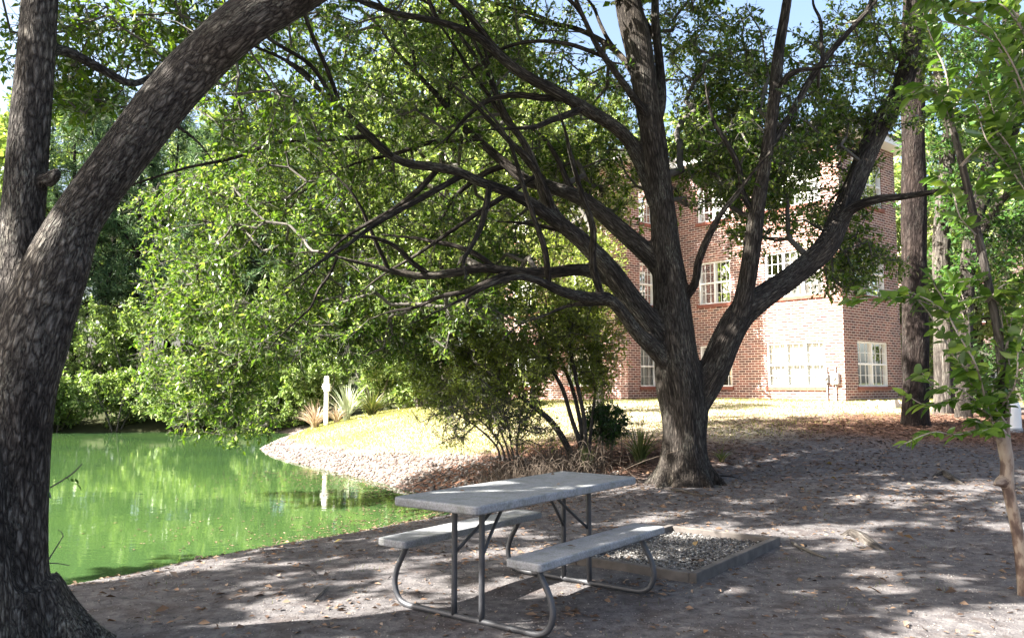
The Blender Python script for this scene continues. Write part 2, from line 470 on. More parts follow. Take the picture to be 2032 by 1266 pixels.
def ground_mat():
    m, n, out = new_mat('ground')
    geo = nd(n, 'ShaderNodeNewGeometry'); P = geo.outputs['Position']
    n1 = noise_n(n, 1.1, 5, P, 0.6); n2 = noise_n(n, 9, 6, P, 0.7); n3 = noise_n(n, 60, 4, P, 0.7)
    r1 = ramp(n, [(0.3, (0.056, 0.053, 0.056)), (0.5, (0.112, 0.106, 0.108)), (0.72, (0.185, 0.178, 0.174))]); n.links.new(n2, r1.inputs[0])
    dirt = mix(n, r1.outputs[0], (0.72, 0.68, 0.66), math_n(n, 'MULTIPLY', n1, 0.7), 'MULTIPLY')
    sp = ramp(n, [(0.28, (0.35, 0.33, 0.32)), (0.45, (1, 1, 1)), (0.66, (1, 1, 1)), (0.74, (1.5, 1.5, 1.45))]); n.links.new(n3, sp.inputs[0])
    dirt = mix(n, dirt, sp.outputs[0], 0.8, 'MULTIPLY')
    # dark scattered organic patches
    n4 = noise_n(n, 2.7, 7, P, 0.75)
    op = ramp(n, [(0.50, (0, 0, 0)), (0.60, (1, 1, 1))]); n.links.new(n4, op.inputs[0])
    dirt = mix(n, dirt, (0.055, 0.042, 0.038), math_n(n, 'MULTIPLY', op.outputs[0], 0.55))
    g1 = ramp(n, [(0.3, (0.17, 0.165, 0.06)), (0.5, (0.27, 0.245, 0.12)), (0.7, (0.38, 0.33, 0.22))]); n.links.new(n2, g1.inputs[0])
    sxp = nd(n, 'ShaderNodeSeparateXYZ'); n.links.new(P, sxp.inputs[0])
    g2 = ramp(n, [(0.35, (0.22, 0.23, 0.05)), (0.65, (0.42, 0.36, 0.27))]); n.links.new(noise_n(n, 0.35, 4, P), g2.inputs[0])
    grass = mix(n, g1.outputs[0], g2.outputs[0], 0.55)
    yard = ramp(n, [(.35, (.26, .20, .145)), (.65, (.46, .39, .30))]); n.links.new(n2, yard.inputs[0])
    mr = nd(n, 'ShaderNodeMapRange'); mr.inputs[1].default_value = -3.5; mr.inputs[2].default_value = 3.0; n.links.new(sxp.outputs[0], mr.inputs[0])
    grass = mix(n, grass, yard.outputs[0], math_n(n, 'MULTIPLY', mr.outputs[0], 0.85))
    mu = ramp(n, [(0.3, (0.05, 0.028, 0.02)), (0.5, (0.14, 0.075, 0.05)), (0.75, (0.30, 0.17, 0.11))]); n.links.new(noise_n(n, 22, 6, P, 0.75), mu.inputs[0])
    pv = nd(n, 'ShaderNodeTexVoronoi'); pv.inputs['Scale'].default_value = 16; n.links.new(P, pv.inputs['Vector'])
    pe = ramp(n, [(0.0, (0.08, 0.055, 0.045)), (0.5, (0.15, 0.115, 0.10)), (1.0, (0.24, 0.21, 0.19))]); n.links.new(pv.outputs['Color'], pe.inputs[0])
    al = nd(n, 'ShaderNodeAttribute', attribute_name='lawn'); ap = nd(n, 'ShaderNodeAttribute', attribute_name='pebble'); am = nd(n, 'ShaderNodeAttribute', attribute_name='mulch')
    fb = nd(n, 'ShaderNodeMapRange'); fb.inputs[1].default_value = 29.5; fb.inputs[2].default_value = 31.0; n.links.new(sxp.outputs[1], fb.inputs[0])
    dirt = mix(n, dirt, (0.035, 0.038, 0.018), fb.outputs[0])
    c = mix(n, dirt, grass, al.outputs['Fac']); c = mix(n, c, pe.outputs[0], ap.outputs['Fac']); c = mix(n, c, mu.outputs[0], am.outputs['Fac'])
    bs = nd(n, 'ShaderNodeBsdfPrincipled'); bs.inputs['Roughness'].default_value = 1.0; bs.inputs['Specular IOR Level'].default_value = 0.1
    n.links.new(c, bs.inputs['Base Color'])
    h = math_n(n, 'ADD', math_n(n, 'MULTIPLY', n2, 1.0), math_n(n, 'MULTIPLY', n3, 0.35))
    bu = nd(n, 'ShaderNodeBump'); bu.inputs['Strength'].default_value = 0.7; bu.inputs['Distance'].default_value = 0.04
    n.links.new(h, bu.inputs['Height']); n.links.new(bu.outputs[0], bs.inputs['Normal'])
    n.links.new(bs.outputs[0], out.inputs[0])
    return m

def water_mat():
    m, n, out = new_mat('pond_water')
    geo = nd(n, 'ShaderNodeNewGeometry'); P = geo.outputs['Position']
    mp = nd(n, 'ShaderNodeMapping'); mp.inputs['Scale'].default_value = (0.7, 1.0, 1); n.links.new(P, mp.inputs[0])
    n1 = noise_n(n, 2.2, 3, mp.outputs[0], 0.5)
    n2 = noise_n(n, 9.0, 2, mp.outputs[0], 0.5)
    h = math_n(n, 'ADD', n1, math_n(n, 'MULTIPLY', n2, 0.25))
    c = ramp(n, [(0.3, (0.024, 0.052, 0.020)), (0.7, (0.042, 0.082, 0.022))]); n.links.new(noise_n(n, 0.25, 4, P), c.inputs[0])
    bs = nd(n, 'ShaderNodeBsdfPrincipled'); bs.inputs['Roughness'].default_value = 0.03; bs.inputs['IOR'].default_value = 1.4
    n.links.new(c.outputs[0], bs.inputs['Base Color'])
    bu = nd(n, 'ShaderNodeBump'); bu.inputs['Strength'].default_value = 0.12; bu.inputs['Distance'].default_value = 0.02
    n.links.new(h, bu.inputs['Height']); n.links.new(bu.outputs[0], bs.inputs['Normal'])
    n.links.new(bs.outputs[0], out.inputs[0])
    return m

M['ground'] = ground_mat()
M['water'] = water_mat()
make_ground()
xs = np.linspace(-47, 2, 50); ys = np.linspace(0.5, 33, 34)
X, Y = np.meshgrid(xs, ys)
i = np.arange(X.size).reshape(X.shape)
Fw = np.stack([i[:-1, :-1], i[:-1, 1:], i[1:, 1:], i[1:, :-1]], -1).reshape(-1, 4)
sdw = poly_sd(np.stack([X.ravel(), Y.ravel()], 1), SHORE)[Fw].min(axis=1)
pond = mesh_np('water', np.stack([X.ravel(), Y.ravel(), np.full(X.size, WATER_Z)], 1), Fw[sdw < 1.2], M['water'])
tag(pond, kind='structure')

# ------------------------------------------------------------------ buildings
def brick_mat():
    m, n, out = new_mat('brick_wall')
    tc = nd(n, 'ShaderNodeTexCoord'); sx = nd(n, 'ShaderNodeSeparateXYZ'); n.links.new(tc.outputs['Object'], sx.inputs[0])
    u = math_n(n, 'ADD', sx.outputs[0], sx.outputs[1])
    cb = nd(n, 'ShaderNodeCombineXYZ'); n.links.new(u, cb.inputs[0]); n.links.new(sx.outputs[2], cb.inputs[1])
    br = nd(n, 'ShaderNodeTexBrick'); n.links.new(cb.outputs[0], br.inputs['Vector'])
    br.inputs['Scale'].default_value = 1.0; br.inputs['Brick Width'].default_value = 0.225; br.inputs['Row Height'].default_value = 0.0745
    br.inputs['Mortar Size'].default_value = 0.0075; br.inputs['Bias'].default_value = -0.1; br.inputs['Mortar Smooth'].default_value = 0.1
    br.inputs['Color1'].default_value = (0.21, 0.095, 0.075, 1); br.inputs['Color2'].default_value = (0.06, 0.032, 0.032, 1)
    br.inputs['Mortar'].default_value = (0.60, 0.56, 0.53, 1)
    nz = noise_n(n, 1.3, 4, tc.outputs['Object'])
    rr = ramp(n, [(0.35, (0.85, 0.8, 0.8)), (0.65, (1.2, 1.1, 1.0))]); n.links.new(nz, rr.inputs[0])
    c = mix(n, br.outputs['Color'], rr.outputs[0], 1.0, 'MULTIPLY')
    bs = nd(n, 'ShaderNodeBsdfPrincipled'); bs.inputs['Roughness'].default_value = 0.9; n.links.new(c, bs.inputs['Base Color'])
    bu = nd(n, 'ShaderNodeBump'); bu.inputs['Strength'].default_value = 0.5; bu.inputs['Distance'].default_value = 0.01
    n.links.new(math_n(n, 'SUBTRACT', 1.0, br.outputs['Fac']), bu.inputs['Height']); n.links.new(bu.outputs[0], bs.inputs['Normal'])
    n.links.new(bs.outputs[0], out.inputs[0])
    return m

def glass_mat():
    m, n, out = new_mat('window_glass')
    bs = nd(n, 'ShaderNodeBsdfPrincipled'); bs.inputs['Roughness'].default_value = 0.05
    tr = nd(n, 'ShaderNodeBsdfTransparent'); tr.inputs[0].default_value = (0.85, 0.9, 0.9, 1)
    gl = nd(n, 'ShaderNodeBsdfGlossy'); gl.inputs['Roughness'].default_value = 0.02
    fr = nd(n, 'ShaderNodeFresnel'); fr.inputs[0].default_value = 1.8
    ms = nd(n, 'ShaderNodeMixShader'); n.links.new(fr.outputs[0], ms.inputs[0]); n.links.new(tr.outputs[0], ms.inputs[1]); n.links.new(gl.outputs[0], ms.inputs[2])
    n.links.new(ms.outputs[0], out.inputs[0])
    return m

def blind_mat():
    m, n, out = new_mat('window_blind')
    tc = nd(n, 'ShaderNodeTexCoord'); sx = nd(n, 'ShaderNodeSeparateXYZ'); n.links.new(tc.outputs['Object'], sx.inputs[0])
    s = math_n(n, 'SINE', math_n(n, 'MULTIPLY', math_n(n, 'ADD', sx.outputs[0], sx.outputs[1]), 70))
    r = ramp(n, [(0.0, (0.30, 0.30, 0.30)), (1.0, (0.50, 0.50, 0.49))]); n.links.new(math_n(n, 'MULTIPLY_ADD', s, 0.5), r.inputs[0])
    bs = nd(n, 'ShaderNodeBsdfPrincipled'); bs.inputs['Roughness'].default_value = 0.7; n.links.new(r.outputs[0], bs.inputs['Base Color'])
    n.links.new(bs.outputs[0], out.inputs[0])
    return m

M['brick'] = brick_mat()
M['glass'] = glass_mat()
M['blind'] = blind_mat()
M['white'] = plain('white_paint', (0.78, 0.78, 0.76), 0.5, 0.1, 3)
M['sill'] = plain('sill_brick', (0.28, 0.10, 0.07), 0.9, 0.5, 14, 0.4)
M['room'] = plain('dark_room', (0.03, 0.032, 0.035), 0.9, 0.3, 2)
M['shingle'] = plain('roof_shingle', (0.12, 0.11, 0.10), 0.95, 0.4, 20, 0.5)
M['utility'] = plain('utility_grey', (0.32, 0.33, 0.33), 0.5, 0.2, 8, metal=0.3)

def build_block(name, label, loc, rz, foot, z0, zt, wins, cat='building', extras=None):
    """foot: local polygon (x along the wall, y outward). wins: (edge index, s0, s1, z0, z1, panes, blind)"""
    root = thing(name, label, cat, loc, rz)
    n = len(foot)
    area = sum(foot[i][0] * foot[(i + 1) % n][1] - foot[(i + 1) % n][0] * foot[i][1] for i in range(n))
    bm = bmesh.new()
    for e in range(n):
        a = Vector((*foot[e], 0)); b = Vector((*foot[(e + 1) % n], 0)); L = (b - a).length; d = (b - a) / L
        out = Vector((d.y, -d.x, 0)) * (1 if area > 0 else -1)
        ws = [w for w in wins if w[0] == e]
        ss = sorted({0.0, L, *[w[1] for w in ws], *[w[2] for w in ws]}); zs = sorted({z0, zt, *[w[3] for w in ws], *[w[4] for w in ws]})
        grid = {}
        def gv(s, z):
            k = (round(s, 4), round(z, 4))
            if k not in grid: grid[k] = bm.verts.new((a + d * s) + Vector((0, 0, z)))
            return grid[k]
        for i in range(len(ss) - 1):
            for j in range(len(zs) - 1):
                sm, zm = (ss[i] + ss[i + 1]) / 2, (zs[j] + zs[j + 1]) / 2
                if any(w[1] < sm < w[2] and w[3] < zm < w[4] for w in ws): continue
                bm.faces.new([gv(ss[i], zs[j]), gv(ss[i + 1], zs[j]), gv(ss[i + 1], zs[j + 1]), gv(ss[i], zs[j + 1])])
        for w in ws:      # brick reveals
            q = [(w[1], w[3]), (w[2], w[3]), (w[2], w[4]), (w[1], w[4])]
            for k in range(4):
                p0, p1 = q[k], q[(k + 1) % 4]
                v = [bm.verts.new((a + d * p[0]) + Vector((0, 0, p[1])) - out * dd) for p, dd in ((p0, 0), (p1, 0), (p1, 0.13), (p0, 0.13))]
                bm.faces.new(v)
    bm_obj('wall', bm, M['brick'], root)
    for w in wins:
        e = w[0]
        a = Vector((*foot[e], 0)); b = Vector((*foot[(e + 1) % n], 0)); L = (b - a).length; d = (b - a) / L
        out = Vector((d.y, -d.x, 0)) * (1 if area > 0 else -1)
        ang = math.atan2(d.y, d.x)
        s0, s1, wz0, wz1, cols, blind = w[1:7]
        def P(s, z, dep): return (a + d * s) + Vector((0, 0, z)) - out * dep
        fb = bmesh.new()
        W, H = s1 - s0, wz1 - wz0
        fw = 0.045
        bx(fb, P(s0 + fw / 2, (wz0 + wz1) / 2, 0.07), (fw, 0.07, H), ang); bx(fb, P(s1 - fw / 2, (wz0 + wz1) / 2, 0.07), (fw, 0.07, H), ang)
        bx(fb, P((s0 + s1) / 2, wz0 + fw / 2, 0.07), (W - 2 * fw, 0.07, fw), ang); bx(fb, P((s0 + s1) / 2, wz1 - fw / 2, 0.07), (W - 2 * fw, 0.07, fw), ang)
        bx(fb, P((s0 + s1) / 2, (wz0 + wz1) / 2, 0.068), (W - 2 * fw, 0.06, 0.05), ang)
        for c in range(1, cols):
            bx(fb, P(s0 + W * c / cols, (wz0 + wz1) / 2, 0.066), (0.06, 0.064, H - 2 * fw), ang)
        fr = bm_obj('window', fb, M['white'], root)
        mb = bmesh.new()
        for c in range(cols):     # grilles between the panes
            x0 = s0 + W * c / cols; cw = W / cols
            for g in (1, 2): bx(mb, P(x0 + cw * g / 3, (wz0 + wz1) / 2, 0.088), (0.014, 0.01, H - 2 * fw), ang)
        for g in (1, 3): bx(mb, P((s0 + s1) / 2, wz0 + H * g / 4, 0.0885), (W - 2 * fw, 0.012, 0.014), ang)
        bm_obj('grille', mb, M['white'], fr)
        gb = bmesh.new()
        v = [gb.verts.new(P(s, z, 0.095)) for s, z in ((s0 + .02, wz0 + .02), (s1 - .02, wz0 + .02), (s1 - .02, wz1 - .02), (s0 + .02, wz1 - .02))]
        gb.faces.new(v); bm_obj('pane', gb, M['glass'], fr)
        rb = bmesh.new()
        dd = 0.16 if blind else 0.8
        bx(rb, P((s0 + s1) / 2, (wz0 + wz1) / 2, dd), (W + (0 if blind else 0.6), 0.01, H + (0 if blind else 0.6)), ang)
        bm_obj('blind' if blind else 'room_shade_panel', rb, M['blind'] if blind else M['room'], fr)  # without a blind, a dark sheet paints the room's shade behind the glass
        sb = bmesh.new()
        bx(sb, P((s0 + s1) / 2, wz0 - 0.05, 0.0), (W + 0.12, 0.09, 0.1), ang); bm_obj('sill', sb, M['sill'], root)
    # eaves: soffit + white fascia + low hip roof
    def off(poly, k):
        res = []
        for i in range(n):
            p0, p1, p2 = Vector(poly[i - 1]), Vector(poly[i]), Vector(poly[(i + 1) % n])
            d1 = (p1 - p0).normalized(); d2 = (p2 - p1).normalized(); s = 1 if area > 0 else -1
            n1 = Vector((d1.y, -d1.x)) * s; n2 = Vector((d2.y, -d2.x)) * s
            bis = (n1 + n2); bis = bis / max(bis.length_squared, 1e-6) * 2
            res.append(p1 + bis * k)
        return res
    op = off(foot, 0.4)
    fb = bmesh.new()
    lo = [fb.verts.new((p.x, p.y, zt)) for p in op]; hi = [fb.verts.new((p.x, p.y, zt + 0.2)) for p in op]
    fb.faces.new(lo)
    for i in range(n): fb.faces.new([lo[i], lo[(i + 1) % n], hi[(i + 1) % n], hi[i]])
    bm_obj('fascia', fb, M['white'], root)
    rb = bmesh.new()
    op2 = off(foot, 0.46); ip = off(foot, -1.2)
    a_ = [rb.verts.new((p.x, p.y, zt + 0.2)) for p in op2]; b_ = [rb.verts.new((p.x, p.y, zt + 0.25)) for p in op2]; c_ = [rb.verts.new((p.x, p.y, zt + 0.9)) for p in ip]
    rb.faces.new(a_)
    for i in range(n):
        j = (i + 1) % n
        rb.faces.new([a_[i], a_[j], b_[j], b_[i]]); rb.faces.new([b_[i], b_[j], c_[j], c_[i]])
    rb.faces.new(c_)
    bm_obj('roof', rb, M['shingle'], root)
    return root

CK = np.array((9.09, 22.0)); E1 = np.array((-0.64, 0.77)); E1 /= np.linalg.norm(E1); OUT = np.array((-E1[1], E1[0]))
BZ = 1.0
def wall_s(px, base, dirv):
    r = (px - 1016) / FPX
    return (base[0] - r * base[1]) / (r * dirv[1] - dirv[0])
def pz(py, Yd): return EYE + (765 - py) / FPX * Yd - BZ
sB = lambda px: wall_s(px, CK, E1)
def yB(px): return CK[1] + E1[1] * sB(px)
in_s = sB(1338)
inner = CK + E1 * in_s
r_ = wall_s(1245, inner, OUT)
cornD = inner + OUT * r_
endA = wall_s(1000, cornD, E1)
foot = [(0, 0), (in_s, 0), (in_s, r_), (in_s + endA, r_), (in_s + endA, -9), (4, -9), (4, -3.4), (0, -3.4)]
foot = [tuple(map(float, p)) for p in foot]
zt = float(pz(250, 22) + 0.0)
wz = [(0.40, 1.68), (3.0, 4.35), (5.65, 6.95)]
wins = []
for k, (a0, a1) in enumerate(wz):
    wins.append((0, sB(1636), sB(1521), a0, a1, 3, k == 0))
    wins.append((0, sB(1452), sB(1389), a0, a1, 2, k == 0))
    wins.append((1, in_s and r_ - 1.35, r_ - 0.62, a0, a1, 1, True))
    wins.append((2, 1.5, 2.7, a0, a1, 2, k != 1))
    wins.append((2, 4.2, 5.6, a0, a1, 2, True))
    wins.append((7, 3.4 - 2.55, 3.4 - 0.75, a0, a1, 2, k == 0))
wins = [(w[0], float(w[1]), float(w[2]), w[3], w[4], w[5], w[6]) for w in wins]
rz = math.atan2(E1[1], E1[0])
bld = build_block('apartment_building', 'three storey dark red brick building with white framed windows behind the big oak', (CK[0], CK[1], BZ), rz, foot, -0.6, zt, wins)
# utility meters on the sunlit wall
for k, (px, w_, h_) in enumerate(((1641, 0.14, 0.24), (1658, 0.24, 0.3))):
    bmm = bmesh.new(); s = float(sB(px))
    bx(bmm, (s, 0.07, 0.62), (w_, 0.12, h_), bevel=0.015)
    rt = thing('utility_meter', ['small grey meter box left of the larger one on the sunlit brick wall', 'larger grey meter box nearest the brick corner beside the wide window'][k], 'utility box',
               Vector((CK[0], CK[1], BZ)) + Vector((E1[0] * s, E1[1] * s, 0)), rz, 'utility boxes on the brick wall')
    bmesh.ops.translate(bmm, verts=bmm.verts, vec=(-s, 0, 0))
    bm_obj('box', bmm, M['utility'], rt)
    cb = bmesh.new(); bx(cb, (0, 0.04, 0.1), (0.035, 0.035, 0.8), bevel=0.008); bx(cb, (0.0, 0.04, 0.86), (0.03, 0.03, 0.2), bevel=0.008)
    bm_obj('conduit', cb, M['utility'], rt)
    db = bmesh.new(); bmesh.ops.create_cone(db, cap_ends=True, segments=14, radius1=0.055, radius2=0.05, depth=0.06, matrix=Matrix.Translation((0, 0.15, 0.66)) @ Matrix.Rotation(R(90), 4, 'X'))
    bm_obj('dial', db, M['white'], rt)
foot2 = [(0, 0), (16, 0), (16, 9), (0, 9)]
w2 = []
for a0, a1 in wz:
    for s in (2.0, 6.0, 10.5): w2.append((0, s, s + 1.3, a0, a1, 2, False))
p2 = U(1835, 765, 33)
build_block('apartment_wing', 'farther brick block glimpsed between the pine trunks and leaves at right', (p2[0], p2[1], 1.05), R(8), foot2, -0.6, 8.0, w2)

# ------------------------------------------------------------------ tree machinery
def limb(rows, step=0.12):
    """rows of (px, py, depth, width_px) -> resampled (x,y,z,r)"""
    P = [(*U(a, b, c), w / 2 / FPX * c) for a, b, c, w in rows]
    return catmull(P, step)

class Skel:
    def __init__(s):
        s.P = []; s.par = []; s.path = []; s.rad = []; s.fixed = []
    def add_path(s, rows, attach=None):
        """rows (n,4). Joined to the nearest node when the skeleton is not empty"""
        prev = -1
        if len(s.P):
            A = np.array(s.P); prev = int(np.argmin(np.linalg.norm(A - rows[0][:3], axis=1)))
        for r in rows:
            s.P.append(np.array(r[:3])); s.par.append(prev); s.rad.append(r[3]); s.fixed.append(True)
            s.path.append(0 if prev < 0 else s.path[prev] + np.linalg.norm(r[:3] - s.P[prev]))
            prev = len(s.P) - 1
    def grow(s, tips, bf=0.25, seg=0.28, sag=0.06, jit=0.04, start_min_r=None):
        cap = len(s.P) + len(tips) * 14 + 100
        A = np.zeros((cap, 3)); path = np.zeros(cap); n = len(s.P)
        A[:n] = s.P; path[:n] = s.path
        order = np.argsort([np.min(np.linalg.norm(A[:n] - t, axis=1)) for t in tips])
        ends = []
        for ti in order:
            t = tips[ti]
            d = np.linalg.norm(A[:n] - t, axis=1)
            j = int(np.argmin(d + bf * path[:n]))
            L = d[j]; k = max(1, int(min(12, L / seg)))
            k = min(k, cap - n - 1)
            if k < 1: break
            a = A[j].copy(); prev = j
            side = rng.normal(0, 1, 3) * L * 0.09
            for q in range(1, k + 1):
                f = q / k
                p = a * (1 - f) + t * f + side * math.sin(math.pi * f) + np.array((0, 0, sag * L * math.sin(math.pi * f))) + (rng.normal(0, jit, 3) if q < k else 0)
                A[n] = p; path[n] = path[prev] + np.linalg.norm(p - A[prev])
                s.P.append(p); s.par.append(prev); s.path.append(path[n]); s.rad.append(0); s.fixed.append(False)
                prev = n; n += 1
            ends.append(prev)
        s.ends = getattr(s, 'ends', []) + ends
        return ends
    def radii(s, tip_r=0.004, p=0.46, maxf=1.0):
        n = len(s.P); cnt = np.zeros(n)
        for e in s.ends: cnt[e] += 1
        for i in range(n - 1, -1, -1):
            if s.par[i] >= 0: cnt[s.par[i]] += cnt[i]
        r = tip_r * np.maximum(cnt, 1) ** p
        for i in range(n):
            if s.fixed[i]: r[i] = s.rad[i]
            elif s.par[i] >= 0: r[i] = min(r[i], 0.8 * r[s.par[i]] if s.fixed[s.par[i]] else r[s.par[i]])
        s.r = r
        return r

def ell(px, py, Yd, rx, ry, rY, n):
    """random points in an ellipsoid given in photo pixels and metres"""
    v = rng.normal(0, 1, (n, 3)); v /= np.linalg.norm(v, axis=1)[:, None]; v *= rng.uniform(0, 1, (n, 1)) ** (1 / 2.6)
    return np.array([U(px + a * rx, py + b * ry, Yd + c * rY) for a, b, c in v])

def ellw(c, r, n):
    v = rng.normal(0, 1, (n, 3)); v /= np.linalg.norm(v, axis=1)[:, None]; v *= rng.uniform(0, 1, (n, 1)) ** (1 / 2.6)
    return np.array(c) + v * np.array(r)

def clump(tips, scale, keepf):
    """drop tips where a low-frequency noise is low, so the crown has gaps"""
    v = np.array([mnoise.noise(Vector(t) * scale + Vector((3.1, 1.7, 9.2))) for t in tips])
    th = np.quantile(v, 1 - keepf)
    return tips[v > th]

def sprays(ends, s, shoots, per, length, size, aspect, spread=0.9, droop=-0.15, up=0.6, bare=0.0):
    """leafy side shoots round every twig end. returns leaf arrays and shoot edges"""
    E = np.array([s.P[e] for e in ends])
    Dv = np.array([s.P[e] - s.P[s.par[e]] for e in ends]); Dv /= np.linalg.norm(Dv, axis=1)[:, None] + 1e-9
    base = np.repeat(E, shoots, 0); dirs = np.repeat(Dv, shoots, 0)
    back = rng.uniform(0, 0.5, (len(base), 1)) * length
    base = base - dirs * back
    dirs = dirs + rng.normal(0, spread, dirs.shape); dirs[:, 2] += droop
    dirs /= np.linalg.norm(dirs, axis=1)[:, None]
    L = length * rng.uniform(0.5, 1.25, (len(base), 1))
    tipp = base + dirs * L
    lf = rng.uniform(0, 1, len(base)) >= bare
    nb, nd_ = base[lf], dirs[lf]; nL = L[lf]
    t = np.tile(np.linspace(0.25, 1.0, per), len(nb))[:, None]
    P = np.repeat(nb, per, 0) + np.repeat(nd_ * nL, per, 0) * t
    D = np.repeat(nd_, per, 0) * 0.6 + rng.normal(0, 0.6, (len(P), 3))
    V, F, lv = leaves_np(P, D, size, aspect, up)
    return (V, F, lv), (base, tipp)

def skin_branches(s, name, mat, parent, minr=0.0, maxr=1e9, extra=None, shoot_r=0.0035):
    idx = np.array([i for i in range(len(s.P)) if not s.fixed[i] and s.par[i] >= 0])
    A = np.array(s.P); par = np.array(s.par)
    parts = []
    if len(idx):
        r1 = s.r[idx]; r0 = np.minimum(s.r[par[idx]], r1 * 1.25)
        thick = r1 > 0.012
        for msk, k in ((thick, 7), (~thick, 4)):
            if msk.any():
                V, F = prisms(A[par[idx[msk]]], A[idx[msk]], r0[msk], r1[msk], k); parts.append((V, F, V))
    if extra is not None and len(extra[0]):
        n = len(extra[0]); V, F = prisms(extra[0], extra[1], np.full(n, shoot_r), np.full(n, shoot_r * 0.5), 3); parts.append((V, F, V))
    V, F, A2 = merge(parts)
    return mesh_np(name, V, F, mat, parent, {'bark': A2}, smooth=True)

def fused(name, tubes, mat, parent, voxel=0.03, smooth=4, axes=None):
    """tubes fused into one continuous skin; tubes: list of (n,4) rows"""
    V, F, A = merge([tube_np(t[:, :3], t[:, 3], 14, 0.12, i) for i, t in enumerate(tubes)])
    tmp = mesh_mixed('tmp', V, F, None, None, {}, False)
    md = tmp.modifiers.new('r', 'REMESH'); md.mode = 'VOXEL'; md.voxel_size = voxel; md.use_smooth_shade = True
    sm = tmp.modifiers.new('s', 'SMOOTH'); sm.factor = 0.5; sm.iterations = smooth
    dg = bpy.context.evaluated_depsgraph_get(); dg.update()
    me = bpy.data.meshes.new_from_object(tmp.evaluated_get(dg)); me.name = name
    bpy.data.objects.remove(tmp)
    n = len(me.vertices); co = np.empty(n * 3, np.float32); me.vertices.foreach_get('co', co); co = co.reshape(-1, 3).astype(float)
    # bark coordinates from the nearest limb axis
    AX, TT, NN, BB, LL, RR = [], [], [], [], [], []
    for t in tubes[:axes]:
        p = t[:, :3]; T = np.gradient(p, axis=0); T /= np.linalg.norm(T, axis=1)[:, None]
        N = np.zeros_like(T); ref = np.array((0.3, 1, 0.1)); v = ref - T[0] * (ref @ T[0]); N[0] = v / np.linalg.norm(v)
        for i in range(1, len(p)):
            v = N[i - 1] - T[i] * (N[i - 1] @ T[i]); N[i] = v / np.linalg.norm(v)
        AX.append(p); TT.append(T); NN.append(N); BB.append(np.cross(T, N)); RR.append(t[:, 3])
        LL.append(np.concatenate([[0], np.cumsum(np.linalg.norm(np.diff(p, axis=0), axis=1))]) + len(LL) * 3.3)
    AX, TT, NN, BB, LL, RR = map(np.concatenate, (AX, TT, NN, BB, LL, RR))
    bc = np.zeros((n, 3))
    for i in range(0, n, 4000):
        d = np.linalg.norm(co[i:i + 4000, None] - AX[None], axis=2) - RR[None] * 0.9
        j = np.argmin(d, axis=1); rel = co[i:i + 4000] - AX[j]
        x = (rel * NN[j]).sum(1); y = (rel * BB[j]).sum(1); z = (rel * TT[j]).sum(1)
        bc[i:i + 4000] = np.stack([x, y, LL[j] + z], 1)
    a = me.attributes.new('bark', 'FLOAT_VECTOR', 'POINT'); a.data.foreach_set('vector', bc.astype(np.float32).ravel())
    for p in me.polygons: p.use_smooth = True
    me.materials.clear(); me.materials.append(mat)
    o = bpy.data.objects.new(name, me); C.objects.link(o); o.parent = parent
    if parent: o.location = -parent.location
    return o

def shift(o, root):
    o.location = -Vector(root.location); return o

# ------------------------------------------------------------------ the big oak
OY = 11.0
oak = thing('oak_tree', 'big spreading oak with many low limbs standing behind the picnic table', 'tree', tuple(U(1360, 940, OY)))
L = {}
L['trunk'] = limb([(1362, 990, OY, 150), (1361, 955, OY, 118), (1360, 925, OY, 102), (1358, 870, OY, 86), (1357, 810, OY, 96), (1350, 760, OY, 96), (1340, 700, OY, 84), (1334, 640, OY, 80), (1330, 570, OY, 72), (1323, 500, OY, 62), (1313, 400, OY, 50),
                   (1300, 300, OY, 50), (1284, 200, OY, 54), (1268, 100, OY, 56), (1246, 0, OY, 54), (1225, -150, OY, 44), (1210, -330, OY, 32), (1200, -500, OY, 20)])
L['r'] = limb([(1362, 830, OY, 60), (1388, 785, OY, 62), (1418, 730, OY, 60), (1442, 675, OY, 58), (1472, 622, OY + .1, 56), (1522, 583, OY + .3, 50), (1580, 543, OY + .5, 47), (1638, 490, OY + .7, 46), (1668, 430, OY + .9, 44), (1698, 360, OY + 1.1, 42), (1722, 300, OY + 1.3, 42),
               (1752, 240, OY + 1.4, 42), (1788, 180, OY + 1.5, 40), (1806, 110, OY + 1.5, 38), (1815, 20, OY + 1.5, 34), (1820, -130, OY + 1.4, 28), (1815, -300, OY + 1.2, 18)])
L['r2'] = limb([(1462, 640, OY, 40), (1478, 580, OY, 38), (1489, 520, OY - .1, 36), (1500, 430, OY - .2, 32), (1510, 370, OY - .3, 29), (1522, 300, OY - .4, 27), (1536, 200, OY - .5, 25), (1546, 100, OY - .5, 23), (1562, 0, OY - .6, 20), (1580, -150, OY - .8, 15)])
L['r3'] = limb([(1650, 450, OY + .8, 24), (1690, 415, OY + .7, 23), (1740, 396, OY + .5, 19), (1795, 390, OY + .3, 15), (1860, 380, OY, 12), (1930, 372, OY - .3, 9)])
L['r4'] = limb([(1350, 600, OY, 22), (1378, 565, OY - .2, 18), (1386, 520, OY - .3, 17), (1402, 478, OY - .4, 16), (1428, 428, OY - .5, 13), (1460, 388, OY - .6, 12), (1492, 345, OY - .7, 9), (1530, 300, OY - .8, 7)])
L['r5'] = limb([(1518, 310, OY - .4, 17), (1545, 265, OY - .3, 17), (1570, 228, OY - .2, 16), (1609, 157, OY, 15), (1650, 102, OY + .2, 14), (1696, 51, OY + .3, 12), (1735, 5, OY + .4, 10), (1790, -80, OY + .6, 8)])
L['m2'] = limb([(1298, 260, OY, 24), (1312, 200, OY + .2, 22), (1308, 120, OY + .3, 20), (1300, 40, OY + .4, 18), (1302, -80, OY + .5, 14), (1310, -220, OY + .6, 9)])
